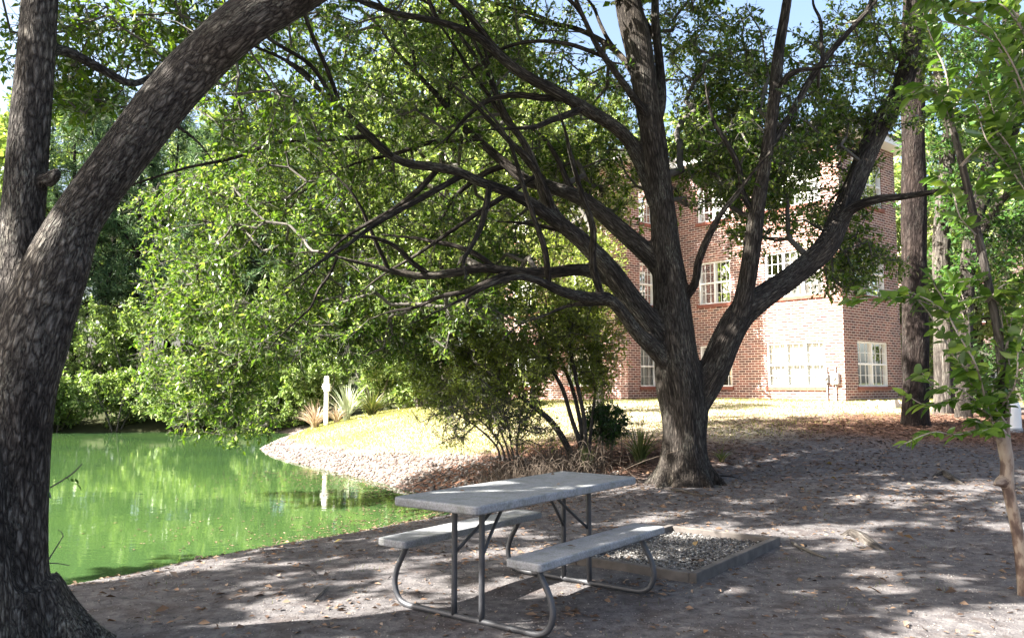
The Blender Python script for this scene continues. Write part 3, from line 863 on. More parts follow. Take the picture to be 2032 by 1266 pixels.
L['l1'] = limb([(1300, 400, OY, 34), (1282, 350, OY + .1, 34), (1266, 310, OY + .1, 33), (1247, 278, OY, 30), (1215, 248, OY - .2, 28), (1170, 222, OY - .5, 27), (1110, 186, OY - .8, 25), (1039, 148, OY - 1.1, 23), (991, 112, OY - 1.3, 21), (950, 75, OY - 1.5, 19), (905, 54, OY - 1.7, 17), (850, 40, OY - 1.9, 15), (770, 24, OY - 2.2, 12), (690, -5, OY - 2.5, 9)])
L['l2'] = limb([(1322, 680, OY, 56), (1290, 640, OY - .1, 54), (1254, 596, OY - .2, 46), (1206, 530, OY - .3, 40), (1155, 478, OY - .4, 35), (1110, 440, OY - .5, 30), (1078, 385, OY - .5, 22), (1061, 330, OY - .5, 18), (1040, 284, OY - .5, 16), (1012, 244, OY - .5, 15), (991, 203, OY - .6, 13), (977, 162, OY - .6, 11), (962, 100, OY - .7, 9), (935, 20, OY - .8, 7)])
L['l3'] = limb([(1318, 540, OY, 44), (1289, 507, OY + 0.05, 40), (1237, 462, OY + 0.12, 37), (1186, 417, OY + 0.20, 34), (1145, 390, OY + 0.25, 31), (1089, 370, OY + 0.33, 27), (1045, 358, OY + 0.38, 24), (1006, 328, OY + 0.42, 21), (960, 288, OY + 0.47, 18), (918, 252, OY + 0.53, 16), (885, 210, OY + 0.55, 14), (845, 165, OY + 0.57, 12), (794, 111, OY + 0.60, 10), (750, 50, OY + 0.62, 7)])
L['l4'] = limb([(1128, 458, OY - .4, 28), (1092, 432, OY - .6, 27), (1050, 402, OY - .8, 26), (1005, 380, OY - 1.0, 24), (955, 362, OY - 1.2, 22), (905, 340, OY - 1.4, 21), (855, 331, OY - 1.6, 20), (805, 324, OY - 1.7, 18), (761, 300, OY - 1.8, 17), (716, 257, OY - 1.9, 15), (678, 217, OY - 2.0, 14), (640, 185, OY - 2.1, 12), (602, 149, OY - 2.2, 10), (560, 118, OY - 2.3, 8), (514, 83, OY - 2.4, 6)])
L['l5'] = limb([(1262, 605, OY - .1, 30), (1232, 575, OY - 0.06, 30), (1206, 553, OY - 0.18, 29), (1155, 535, OY - 0.30, 26), (1100, 540, OY - 0.36, 24), (1048, 541, OY - 0.42, 22), (1000, 536, OY - 0.48, 20), (955, 532, OY - 0.54, 20), (905, 541, OY - 0.60, 19), (841, 548, OY - 0.66, 17), (789, 541, OY - 0.72, 14), (738, 527, OY - 0.78, 11), (686, 515, OY - 0.90, 9), (634, 500, OY - 1.02, 7), (560, 505, OY - 1.14, 5)])
L['l6'] = limb([(1325, 720, OY - .1, 38), (1296, 690, OY - .2, 34), (1262, 658, OY - .4, 28), (1236, 622, OY - .6, 26), (1206, 592, OY - .8, 26), (1168, 590, OY - 1.0, 24), (1117, 579, OY - 1.3, 22), (1076, 560, OY - 1.5, 19), (1031, 550, OY - 1.7, 16), (980, 562, OY - 1.9, 13), (920, 592, OY - 2.0, 10), (860, 622, OY - 2.1, 8), (800, 650, OY - 2.2, 5)])
L['l7'] = limb([(1215, 600, OY - .7, 12), (1170, 604, OY - .9, 11), (1130, 606, OY - 1.0, 10), (1080, 626, OY - 1.2, 8), (1030, 645, OY - 1.4, 7), (985, 685, OY - 1.5, 6), (950, 715, OY - 1.6, 4)])
L['l8'] = limb([(1290, 240, OY, 18), (1240, 170, OY - .5, 16), (1190, 100, OY - .9, 14), (1160, 40, OY - 1.3, 12), (1120, -60, OY - 1.8, 10), (1080, -200, OY - 2.5, 7)])
L['l9'] = limb([(1285, 200, OY, 16), (1230, 110, OY + .5, 14), (1150, 60, OY + .9, 12), (1060, 40, OY + 1.2, 10), (980, 0, OY + 1.4, 8)])


def root_flare(cx, cy, r0, nroots, seed, rlen=0.9, rr=0.09):
    res = []
    r_ = random.Random(seed)
    for k in range(nroots):
        a = k / nroots * 6.283 + r_.uniform(-.3, .3); ln = rlen * r_.uniform(.7, 1.3)
        pts = []
        for q in range(5):
            f = q / 4; aa = a + f * r_.uniform(-.25, .25); d = r0 * 0.55 + ln * f
            x, y = cx + math.cos(aa) * d, cy + math.sin(aa) * d
            zz = gz(x, y) + (0.34 * (1 - f) ** 2.0 - 0.03 - 0.08 * f)
            pts.append((x, y, zz, rr * (1.25 - f)))
        res.append(catmull(pts, 0.06))
    return res
ob = U(1360, 940, OY)
fused('trunk', list(L.values()) + root_flare(ob[0], ob[1], 0.34, 9, 3, 0.42, 0.10), M['oak_bark'], oak, 0.024, 6, axes=len(L))

rs_ = np.random.default_rng(77)
side_limbs = []
for key, cnt in (('l1', 5), ('l2', 6), ('l3', 7), ('l4', 7), ('l5', 5), ('l6', 5), ('l8', 3), ('l9', 3), ('r2', 3), ('r', 3), ('r5', 2), ('m2', 2)):
    lb_ = L[key]; n_l = len(lb_)
    for q in range(cnt):
        i_ = int(n_l * (0.28 + 0.62 * (q + rs_.uniform(0, .8)) / cnt)); i_ = min(max(i_, 2), n_l - 3)
        T_ = lb_[i_ + 1, :3] - lb_[i_ - 1, :3]; T_ /= np.linalg.norm(T_)
        d_ = T_ * .8 + np.array((rs_.normal(0, .35), rs_.uniform(-.45, .3), rs_.normal(0, .62))); d_ /= np.linalg.norm(d_)
        len_ = rs_.uniform(1.3, 3.2) * (1 if key[0] == 'l' else .7); r0_ = min(lb_[i_, 3] * .62, .05)
        p_ = lb_[i_, :3].copy(); rows_ = [(*p_, r0_)]
        for st_i in range(1, 7):
            f = st_i / 6
            d_ = d_ + rs_.normal(0, .17, 3) + np.array((-.03, 0, -.09)) * (1 if key[0] == 'l' else .2); d_ /= np.linalg.norm(d_)
            p_ = p_ + d_ * len_ / 6; rows_.append((*p_, r0_ * (1 - f) ** .8 + .005))
        ex_, ey_ = 1016 + p_[0] / p_[1] * FPX, 765 - (p_[2] - EYE) / p_[1] * FPX
        if (ey_ > 640 and ex_ > 560) or ey_ > 760 or (ex_ > 1330 and ey_ > 450): continue
        side_limbs.append(catmull(rows_, .09))
for i, t in enumerate(side_limbs): shift(build_tubes('limb', [tube_np(t[:, :3], t[:, 3], 7, .15, i)], M['oak_bark'], oak), oak)
sk = Skel()
for k in L: sk.add_path(L[k])
for t in side_limbs: sk.add_path(t)
T1 = [ell(1500, 330, 11.8, 150, 80, .8, 110), ell(1640, 250, 12.6, 110, 60, .7, 80), ell(1430, 250, 12.2, 80, 90, .8, 60), ell(720, 170, 12.0, 350, 210, 2.2, 520), ell(1030, 140, 12.4, 270, 190, 2.2, 380), ell(620, 420, 12.4, 300, 170, 1.9, 430), ell(900, 470, 12.6, 270, 150, 1.8, 300),
      ell(440, 480, 12.2, 190, 180, 1.6, 330), ell(500, 650, 12.2, 230, 150, 1.7, 340), ell(400, 775, 12.4, 150, 75, 1.1, 220), ell(830, 640, 11.8, 260, 110, 1.5, 280), ell(640, 720, 12, 180, 80, 1.5, 180), ell(480, 840, 12.8, 110, 30, 0.8, 50),
      ell(1500, 200, 12.0, 190, 200, 1.7, 330), ell(1620, 380, 13.2, 150, 110, 1.0, 200), ell(1690, 530, 13.2, 110, 70, .8, 150), ell(1430, 360, 11.6, 100, 90, 0.9, 110), ell(1760, 120, 12.6, 160, 150, 1.3, 190),
      ell(1560, 470, 12.6, 120, 60, 1.0, 90), ell(1180, 330, 13, 150, 180, 1.2, 160), ell(1100, 300, 12.6, 150, 120, 1.2, 120), ell(1380, 100, 12.8, 120, 150, 1.2, 130)]
T1 += [ellw((-2.0, 9.8, 5.6), (1.9, .9, 1.0), 90)]  # cluster added to shade the lower trunk
T1 = clump(np.vstack(T1), 0.95, 0.66)
def to_px(P):
    u = P[:, 1] * CP + (P[:, 2] - EYE) * SP; v = (P[:, 2] - EYE) * CP - P[:, 1] * SP
    return 1016 + P[:, 0] / u * FPX, 633 - v / u * FPX
tx, ty = to_px(T1)
T1 = T1[~((tx > 545) & (ty > 715) & (tx < 900)) & ~((tx > 900) & (tx < 1330) & (ty > 640)) & ~((tx > 1380) & (tx < 1600) & (ty > 545))]
T2 = clump(np.vstack([ellw((-5.6, 11.2, 9.6), (3.4, 3, 1.5), 260), ellw((1.5, 10, 9), (4.5, 3.5, 2.0), 600), ellw((-2.5, 8.6, 8.2), (3.5, 3, 1.5), 480), ellw((4.5, 11, 9), (3.5, 3, 1.8), 250)]), 0.55, 0.5)  # out-of-view upper crown; first cluster added to shade the left foliage
print('oak tips', len(T1), len(T2))
e1 = sk.grow(T1, 0.22, 0.25, 0.05, 0.025)
e2 = sk.grow(T2, 0.25, 0.35)
sk.radii(0.005, 0.47)
(a1, sh1) = sprays(e1, sk, 9, 8, 0.28, 0.08, 0.46, spread=1.0, bare=0.42)
(a2, sh2) = sprays(e2, sk, 8, 10, 0.38, 0.14, 0.6, bare=0.0)
shift(skin_branches(sk, 'branches', M['twig'], oak, extra=(np.vstack([sh1[0], sh2[0]]), np.vstack([sh1[1], sh2[1]]))), oak)
V = np.vstack([a1[0], a2[0]]); F = np.vstack([a1[1], a2[1] + len(a1[0])]); lv = np.concatenate([a1[2], a2[2]])
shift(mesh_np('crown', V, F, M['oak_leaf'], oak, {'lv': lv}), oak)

# ------------------------------------------------------------------ left oak, forked, close to the camera
LY = 4.4
loak = thing('oak_tree', 'forked oak at the left edge with one thick stem leaning over the pond', 'tree', tuple(U(20, 1290, LY)))
Q = {}
Q['main'] = limb([(18, 1420, LY, 290), (18, 1330, LY, 240), (20, 1260, LY, 200), (22, 1190, LY, 164), (20, 1120, LY, 144), (20, 1030, LY, 138), (24, 940, LY, 140), (32, 850, LY, 144), (42, 760, LY, 148), (60, 680, LY, 150), (85, 600, LY, 140), (115, 520, LY, 132), (150, 440, LY, 110), (205, 360, LY, 105), (270, 275, LY, 105), (335, 190, LY, 105),
                  (405, 115, LY, 105), (480, 50, LY - .1, 107), (560, 0, LY - .1, 106), (660, -60, LY - .2, 98), (800, -130, LY - .2, 98), (960, -210, LY - .1, 80), (1120, -320, LY, 60)], 0.06)
Q['up'] = limb([(20, 760, LY + .02, 110), (28, 640, LY + .05, 100), (38, 520, LY + .1, 92), (48, 400, LY + .12, 84), (58, 280, LY + .14, 80), (68, 160, LY + .16, 78), (76, 40, LY + .18, 76), (82, -80, LY + .2, 72), (80, -250, LY + .3, 62), (60, -450, LY + .3, 50), (20, -650, LY + .3, 36)], 0.06)
Q['low'] = limb([(-75, 1400, LY - .25, 210), (-50, 1250, LY - .25, 150), (-45, 1130, LY - .22, 112), (-45, 1000, LY - .2, 95), (-45, 850, LY - .15, 88), (-40, 700, LY - .1, 80), (-20, 600, LY, 70)], 0.06)
Q['stub'] = limb([(90, 362, LY + .1, 34), (106, 350, LY + .08, 28), (116, 340, LY + .06, 20)], 0.03)
Q['b1'] = limb([(85, 108, LY + .15, 26), (120, 100, LY + .3, 24), (165, 118, LY + .5, 22), (215, 146, LY + .7, 20), (260, 166, LY + .9, 17), (300, 150, LY + 1.2, 13), (360, 90, LY + 1.7, 10), (420, 40, LY + 2.2, 7)], 0.06)
Q['b2'] = limb([(320, 215, LY, 24), (345, 245, LY + .3, 14), (372, 265, LY + .6, 10), (400, 290, LY + 1, 8), (430, 330, LY + 1.5, 6), (455, 360, LY + 2, 4)], 0.06)
Q['b3'] = limb([(70, -150, LY + .2, 50), (-80, -300, LY - .1, 44), (-300, -430, LY - .4, 38), (-600, -600, LY - .6, 30), (-1000, -800, LY - .6, 22)], 0.08)
lb = U(25, 1290, LY)
for k_ in ('main', 'up'): Q[k_][:, 3] *= .93
fused('trunk', list(Q.values()) + root_flare(lb[0] - .08, lb[1], 0.28, 9, 5, 0.45, 0.12), M['left_bark'], loak, 0.016, 7, axes=len(Q))
sk = Skel()
for k in Q:
    if k not in ('low', 'stub'): sk.add_path(Q[k])
T3 = clump(np.vstack([ell(180, 110, 7.6, 190, 130, 1.0, 90), ell(330, 60, 8.2, 200, 90, 1.0, 80), ell(130, 170, 8.0, 90, 70, 0.8, 40), ell(560, 230, 8.0, 160, 100, 1.0, 60)]), 1.0, 0.8)
T4 = clump(np.vstack([ellw((-8.5, 3.0, 6.3), (4.5, 4, 1.5), 900), ellw((-3.5, 3.6, 7.0), (3.6, 3.2, 1.3), 620), ellw((-6, 6.8, 6.6), (3, 2, 1.2), 330), ellw((0.5, 3.2, 7), (3, 3, 1.3), 160)]), 0.9, 0.31)  # unseen crown tips, placed and thinned to dapple the foreground with shade
keepm = []
for t in T4:      # keep the crown above the picture's frame, where the photo shows none of it near
    py = 633 - FPX * math.tan(math.atan2(t[2] - EYE, max(t[1], .1)) - PITCH)
    px = 1016 + t[0] / max(t[1], .1) * FPX
    keepm.append(t[1] < 1.5 or py < -60 or px < -120)
T4 = T4[np.array(keepm)]
print('left tips', len(T3), len(T4))
e3 = sk.grow(T3, 0.2, 0.2, 0.04, 0.03); e4 = sk.grow(T4, 0.25, 0.35)
sk.radii(0.004, 0.44)
(a1, sh1) = sprays(e3, sk, 6, 8, 0.28, 0.075, 0.45, bare=0.2)
(a2, sh2) = sprays(e4, sk, 8, 11, 0.36, 0.15, 0.6, bare=0.0)
shift(skin_branches(sk, 'branches', M['twig'], loak, extra=(np.vstack([sh1[0], sh2[0]]), np.vstack([sh1[1], sh2[1]]))), loak)
V = np.vstack([a1[0], a2[0]]); F = np.vstack([a1[1], a2[1] + len(a1[0])]); lv = np.concatenate([a1[2], a2[2]])
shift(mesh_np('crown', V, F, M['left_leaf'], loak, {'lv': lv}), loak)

def big_leaves(P, D, size, aspect=0.5):
    """eight-sided folded leaves for foliage close to the camera"""
    n = len(P)
    D = D / (np.linalg.norm(D, axis=1)[:, None] + 1e-9)
    Nn = rng.normal(0, .55, (n, 3)); Nn[:, 2] += 1.0
    S = np.cross(D, Nn); S /= np.linalg.norm(S, axis=1)[:, None] + 1e-9; Nn = np.cross(S, D)
    Lg = (size * rng.uniform(.4, 1.25, n))[:, None]; W = Lg * aspect * .5 * rng.uniform(.75, 1.15, (n, 1))
    prof = [(0.0, 0.0, 0), (0.2, 0.75, 0), (0.5, 1.0, 0), (0.78, 0.62, 0), (1.0, 0.0, 0)]
    cen = []; rt = []; lt = []
    for f, wv, _ in prof:
        c = P + D * Lg * f - Nn * Lg * 0.16 * f * f
        cen.append(c); rt.append(c + S * W * wv + Nn * W * wv * 0.3); lt.append(c - S * W * wv + Nn * W * wv * 0.3)
    V = np.stack([cen[0], cen[1], cen[2], cen[3], cen[4], rt[1], rt[2], rt[3], lt[1], lt[2], lt[3]], 1).reshape(-1, 3)
    b = (np.arange(n) * 11)[:, None]
    tris = [(0, 5, 1), (0, 1, 8), (1, 5, 6), (1, 6, 2), (8, 1, 2), (8, 2, 9), (2, 6, 7), (2, 7, 3), (9, 2, 3), (9, 3, 10), (3, 7, 4), (10, 3, 4)]
    F = np.concatenate([b + np.array([t]) for t in tris], 1).reshape(-1, 3)
    return V, F, np.repeat(rng.uniform(0, 1, n), 11)

# small shoots sprouting from the left trunk
sp_tubes = []; LP = []; LD = []
for rows, lvs in (([(100, 967, LY, 3), (125, 952, LY, 3), (145, 938, LY, 3), (163, 920, LY, 2)], [(148, 950, -1), (150, 958, -1), (140, 950, 1), (128, 945, 1)]),
                  ([(95, 1112, LY, 3), (112, 1085, LY, 2.5), (126, 1062, LY, 2)], []), ([(126, 1065, LY, 2), (122, 1055, LY, 1.5), (115, 1050, LY, 1)], []), ([(98, 1117, LY, 2.5), (118, 1118, LY, 2), (138, 1122, LY, 1.5)], [])):
    t = limb(rows, 0.02); sp_tubes.append(tube_np(t[:, :3], t[:, 3], 5))
    for px, py, sgn in lvs: LP.append(U(px, py, LY)); LD.append((0.5, 0.1 * sgn, -0.4 * abs(sgn)))
LP.append(U(98, 975, LY)); LD.append((.1, 0, -.6))
for t_ in sp_tubes: shift(build_tubes('shoot', [t_], M['twig'], loak), loak)
V, F, lv = big_leaves(np.array(LP), np.array(LD, float), 0.05, 0.6)
shift(mesh_np('shoot_leaves', V, F, M['myrtle_leaf'], loak, {'lv': lv * 0}), loak)

# ------------------------------------------------------------------ trees at right
def simple_tree(name, label, tubes, bark, tips, leaf, shoots, per, length, size, aspect, group=None, voxel=0.03, bf=0.25, tip_r=0.004, bare=0.0, twig='twig', needles=False):
    root = thing(name, label, 'tree', tuple(tubes[0][0][:3]), 0, group)
    fused('trunk', tubes, M[bark], root, voxel, 3)
    s = Skel()
    for t in tubes: s.add_path(t)
    if len(tips):
        e = s.grow(tips, bf, 0.35); s.radii(tip_r, 0.44)
        a, sh = sprays(e, s, shoots, per, length, size, aspect, bare=bare)
        shift(skin_branches(s, 'branches', M[twig], root, extra=sh), root)
        shift(mesh_np('crown', a[0], a[1], M[leaf], root, {'lv': a[2]}), root)
    return root

pine1 = limb([(1819, 870, 15.5, 66), (1818, 838, 15.5, 54), (1817, 780, 15.5, 50), (1816, 600, 15.5, 49), (1813, 400, 15.5, 47), (1811, 200, 15.5, 44), (1812, 0, 15.5, 41), (1812, -250, 15.5, 36), (1810, -500, 15.5, 28)])
simple_tree('pine_tree', 'dark rough trunked pine nearest the brick corner at right', [pine1], 'pine_bark', clump(np.vstack([ellw((7.8, 15.5, 14), (3, 3, 2.5), 160)]), .6, .7), 'needle', 8, 12, 0.4, 0.22, 0.07, 'pine trees at right')
pine2 = limb([(1873, 850, 18, 44), (1873, 815, 18, 38), (1872, 760, 18, 36), (1871, 640, 18, 35), (1868, 520, 18, 33), (1872, 400, 18, 31), (1880, 300, 18, 29), (1884, 240, 18, 24), (1862, 150, 18, 19), (1850, 0, 18, 15)])
pine2b = limb([(1882, 270, 18, 22), (1910, 232, 17.8, 20), (1945, 222, 17.5, 16), (1985, 205, 17.2, 12), (2040, 150, 17, 8)])
simple_tree('oak_tree', 'pale grey trunked tree just right of the dark pine', [pine2, pine2b], 'grey_bark', clump(np.vstack([ell(1880, 330, 17.5, 130, 130, 1.5, 120), ell(1900, 120, 17.5, 150, 120, 2, 120), ell(1880, 560, 18.5, 60, 80, 1, 30)]), .7, .75), 'right_leaf', 6, 7, 0.4, 0.12, 0.5)
t3 = limb([(1914, 860, 17, 40), (1913, 825, 17, 33), (1913, 740, 17, 31), (1915, 620, 17, 30), (1922, 520, 17, 30), (1934, 440, 17, 31), (1950, 370, 17, 28), (1975, 290, 17, 32), (1994, 210, 17, 34), (2003, 110, 17, 33), (2006, 0, 17, 30), (2010, -200, 17, 24)])
t3b = limb([(1925, 480, 17, 22), (1958, 445, 16.8, 18), (1990, 395, 16.5, 15), (2030, 372, 16.2, 13), (2090, 370, 16, 10)])
t3c = limb([(1936, 440, 17, 22), (1968, 360, 17.2, 24), (1990, 330, 17.3, 22), (2005, 280, 17.4, 20), (2040, 180, 17.5, 16), (2060, 50, 17.5, 12)])
simple_tree('oak_tree', 'dark slender oak farthest right whose trunk forks high among leaves', [t3, t3b, t3c], 'oak_bark', clump(np.vstack([ell(1990, 420, 17, 110, 120, 1.5, 130), ell(2000, 180, 17, 140, 160, 2, 140), ell(1950, 560, 17.5, 90, 60, 1, 40)]), .7, .75), 'right_leaf', 6, 7, 0.4, 0.12, 0.5)

# thin pale tree behind the shrub, and a tall tree left of the building
th = limb([(1191, 812, 19, 20), (1190, 770, 19, 16), (1186, 690, 19, 15), (1182, 620, 19, 13), (1170, 540, 19, 11), (1150, 440, 19, 8)])
simple_tree('small_tree', 'slim olive stemmed young tree in front of the sunlit brick corner', [th], 'grey_bark', clump(np.vstack([ell(1130, 560, 19, 120, 110, 1.4, 170), ell(1110, 350, 23.2, 150, 190, 1.1, 420)]), .8, .8), 'wax_leaf', 8, 8, 0.4, 0.10, 0.42)

# ------------------------------------------------------------------ crepe myrtle at the right edge
cm_bark_m, n_, out_ = new_mat('crepe_bark')
at_ = nd(n_, 'ShaderNodeAttribute', attribute_name='bark'); mp_ = nd(n_, 'ShaderNodeMapping'); mp_.inputs['Scale'].default_value = (9, 9, 4); n_.links.new(at_.outputs['Vector'], mp_.inputs[0])
f_ = noise_n(n_, 1.4, 4, mp_.outputs[0], 0.55)
r_n = ramp(n_, [(0.38, (0.06, 0.036, 0.028)), (0.47, (0.12, 0.08, 0.06)), (0.52, (0.22, 0.17, 0.13)), (0.7, (0.30, 0.25, 0.20))]); n_.links.new(f_, r_n.inputs[0])
bs_ = nd(n_, 'ShaderNodeBsdfPrincipled'); bs_.inputs['Roughness'].default_value = 0.7; n_.links.new(r_n.outputs[0], bs_.inputs['Base Color'])
bu_ = nd(n_, 'ShaderNodeBump'); bu_.inputs['Strength'].default_value = 0.5; bu_.inputs['Distance'].default_value = 0.01; n_.links.new(f_, bu_.inputs['Height']); n_.links.new(bu_.outputs[0], bs_.inputs['Normal'])
n_.links.new(bs_.outputs[0], out_.inputs[0]); M['crepe_bark'] = cm_bark_m
MY = 5.6
cm = thing('crepe_myrtle', 'slender peeling tan trunk with bright green leaf sprays at the right edge', 'tree', tuple(U(2032, 1165, MY)))
cmt = [limb([(2036, 1200, MY, 34), (2033, 1160, MY, 30), (2026, 1100, MY, 27), (2016, 1040, MY, 26), (2004, 985, MY, 27), (1998, 950, MY, 30), (1998, 915, MY, 30), (1992, 880, MY, 31), (1990, 850, MY, 30), (1994, 800, MY, 26)], 0.03),
       limb([(2002, 965, MY, 26), (1990, 955, MY, 30), (1979, 958, MY - .03, 16), (1972, 962, MY - .05, 6)], 0.02),
       limb([(1994, 880, MY, 22), (1978, 868, MY, 18), (1968, 862, MY, 8)], 0.02),
       limb([(1990, 850, MY, 24), (1990, 760, MY, 19), (1980, 660, MY, 17), (1966, 590, MY, 17), (1950, 510, MY, 17), (1930, 420, MY, 16), (1912, 340, MY, 15), (1897, 280, MY, 14), (1881, 226, MY, 13)], 0.04)]
for t_ in cmt[:3]: t_[:, 3] *= .84
fused('trunk', cmt[:3], M['crepe_bark'], cm, 0.011, 3)
fused('stem', cmt[3:], M['grey_bark'], cm, 0.011, 3)
shoots = [  # (rows, leaf size, spacing)
    [(1985, 862, MY, 5), (1950, 850, MY - .2, 4), (1900, 862, MY - .35, 3), (1850, 858, MY - .5, 3), (1795, 880, MY - .6, 2)],
    [(1985, 860, MY, 5), (1965, 800, MY - .1, 4), (1935, 730, MY - .2, 4), (1900, 660, MY - .3, 3), (1875, 600, MY - .3, 3), (1850, 560, MY - .3, 2)],
    [(1985, 850, MY, 5), (1975, 780, MY, 4), (1990, 700, MY, 4), (1985, 620, MY, 3), (1960, 560, MY, 3), (1900, 560, MY - .1, 2)],
    [(1900, 640, MY - .3, 4), (1850, 600, MY - .4, 3), (1800, 580, MY - .4, 3), (1740, 575, MY - .5, 2), (1705, 572, MY - .5, 2)],
    [(1985, 840, MY, 4), (1930, 790, MY - .3, 3), (1900, 770, MY - .4, 3), (1860, 770, MY - .5, 2), (1830, 740, MY - .6, 2)],
    [(1990, 830, MY, 4), (2005, 760, MY, 4), (2000, 680, MY, 3), (2015, 600, MY, 3), (2030, 560, MY, 2)],
    [(1960, 600, MY, 4), (1985, 570, MY - .1, 3), (2010, 560, MY - .1, 3), (2040, 560, MY - .2, 2)],
    [(1985, 840, MY, 4), (1955, 770, MY, 3), (1925, 690, MY, 3), (1910, 620, MY, 2), (1890, 560, MY, 2)],
    [(1885, 232, MY, 5), (1905, 195, MY, 4), (1940, 150, MY - .1, 4), (1975, 90, MY - .1, 3), (2000, 30, MY - .2, 3), (2010, -40, MY - .2, 2)],
    [(1885, 235, MY, 4), (1878, 150, MY, 4), (1850, 80, MY, 3), (1830, 20, MY, 2)],
    [(1975, 90, MY, 4), (2000, 70, MY, 4), (2025, 90, MY, 3), (2030, 150, MY, 3), (2020, 190, MY, 2)],
    [(1895, 275, MY, 4), (1870, 200, MY - .2, 3), (1840, 180, MY - .3, 3), (1810, 190, MY - .4, 2)],
    [(2060, 300, MY - .3, 5), (2030, 200, MY - .4, 4), (1985, 100, MY - .5, 4), (1930, 60, MY - .5, 3), (1860, 40, MY - .5, 2)],
    [(2060, 120, MY - .3, 5), (2000, 10, MY - .4, 4), (1930, 5, MY - .5, 3), (1850, -10, MY - .5, 2)],
    [(1910, 330, MY, 4), (1960, 280, MY, 3), (2000, 250, MY, 3), (2040, 190, MY - .1, 2)],
    [(1925, 400, MY, 4), (1950, 380, MY + .1, 3), (1990, 360, MY + .2, 3), (2030, 330, MY + .2, 2)],
    [(2060, 420, MY, 4), (2010, 320, MY - .2, 3), (1980, 250, MY - .3, 3), (1960, 180, MY - .3, 2)],
    [(1940, 470, MY, 4), (1905, 430, MY - .1, 3), (1890, 380, MY - .1, 3), (1860, 350, MY - .2, 2)],
    [(1985, 855, MY, 5), (1960, 845, MY - .2, 4), (1935, 835, MY - .3, 3)], [(1985, 860, MY, 4), (1970, 850, MY - .3, 3), (1950, 855, MY - .5, 2)]]
for k in range(26):
    src = shoots[int(rng.integers(1, 18))]; dx, dy = rng.normal(0, 40), rng.normal(0, 40)
    shoots.append([(a + dx * i / len(src) + rng.normal(0, 6), b + dy * i / len(src), c + rng.normal(0, .12), w_) for i, (a, b, c, w_) in enumerate(src)])
tb = []; LP = []; LD = []
for rows in shoots:
    t = limb(rows, 0.03); tb.append(tube_np(t[:, :3], t[:, 3], 5))
    T = np.gradient(t[:, :3], axis=0); T /= np.linalg.norm(T, axis=1)[:, None]
    for i in range(3 if len(t) > 12 else 1, len(t)):
        if random.random() < 0.12: continue
        side = np.cross(T[i], (0, 0.3, 1)); side /= np.linalg.norm(side) + 1e-9
        for s_ in (1, -1):
            if random.random() < 0.8:
                dv = T[i] * 0.7 + side * s_ * random.uniform(.5, 1.1) + rng.normal(0, .3, 3); dv[2] -= 0.25
                LP.append(t[i, :3]); LD.append(dv)
    LP.append(t[-1, :3]); LD.append(T[-1])
for t_ in tb: shift(build_tubes('shoot', [t_], M['pale_twig'], cm), cm)
V, F, lv = big_leaves(np.array(LP), np.array(LD), 0.108, 0.5)
shift(mesh_np('crown', V, F, M['myrtle_leaf'], cm, {'lv': lv}), cm)
print('myrtle leaves', len(LP))

# ------------------------------------------------------------------ shrubs by the oak
SY = 12.6
def shrub(name, label, stems, bark, tips, leaf, shoots, per, length, size, aspect, bf=0.3, bare=0.0, twig='twig', cat='shrub', tip_r=0.0035, group=None):
    root = thing(name, label, cat, tuple(stems[0][0][:3]), 0, group)
    build_tubes('stem', [tube_np(t[:, :3], t[:, 3], 7, 0.1, i) for i, t in enumerate(stems)], M[bark], root).location = -root.location
    s = Skel()
    for t in stems: s.add_path(t)
    e = s.grow(tips, bf, 0.2, 0.03, 0.03); s.radii(tip_r, 0.42)
    a, sh = sprays(e, s, shoots, per, length, size, aspect, bare=bare)
    shift(skin_branches(s, 'branches', M[twig], root, extra=sh, shoot_r=0.003), root)
    if per: shift(mesh_np('foliage', a[0], a[1], M[leaf], root, {'lv': a[2]}), root)
    return root
st = [limb([(1140, 920, SY, 15), (1134, 904, SY, 14), (1118, 870, SY, 13), (1090, 832, SY - .1, 12), (1052, 803, SY - .2, 10), (1020, 775, SY - .3, 9), (979, 746, SY - .4, 7), (940, 715, SY - .5, 5)], .08),
      limb([(1156, 915, SY, 11), (1150, 876, SY, 10), (1134, 829, SY, 9), (1118, 775, SY, 8), (1096, 731, SY, 7), (1071, 664, SY, 5), (1050, 600, SY, 3)], .08),
      limb([(1158, 915, SY + .1, 11), (1156, 876, SY + .1, 10), (1150, 829, SY + .2, 9), (1134, 765, SY + .3, 8), (1102, 686, SY + .3, 6), (1085, 610, SY + .3, 4)], .08),
      limb([(1164, 920, SY, 12), (1162, 889, SY, 11), (1159, 829, SY, 9), (1143, 750, SY, 8), (1131, 686, SY, 8), (1126, 617, SY, 6), (1120, 570, SY, 4)], .08),
      limb([(1168, 918, SY + .2, 8), (1172, 860, SY + .3, 7), (1180, 790, SY + .4, 6), (1188, 720, SY + .5, 5), (1200, 660, SY + .5, 4)], .08)]
shrub('wax_myrtle_shrub', 'tall many stemmed shrub with pale leaning stems between the lawn and the oak', st, 'grey_bark',
      clump(np.vstack([ell(1080, 660, SY, 165, 130, .9, 480), ell(1000, 750, SY - .3, 140, 90, .7, 230), ell(920, 740, SY - .4, 110, 90, .5, 260), ell(1160, 640, SY + .3, 90, 120, .6, 200), ell(1120, 760, SY + .5, 90, 60, .4, 120), ell(870, 700, SY - .2, 90, 80, .5, 180)]), 1.7, .55), 'wax_leaf', 7, 8, 0.24, 0.066, 0.38, bare=.15)
st = [limb([(1012 + d * 9, 915, SY - .6, 5), (1008 + d * 10 - 3, 885, SY - .6, 4), (990 + d * 20, 850, SY - .6, 3.5), (965 + d * 34, 815, SY - .6, 2.5)], .08) for d in (-2, -1, 0, 1, 2)]
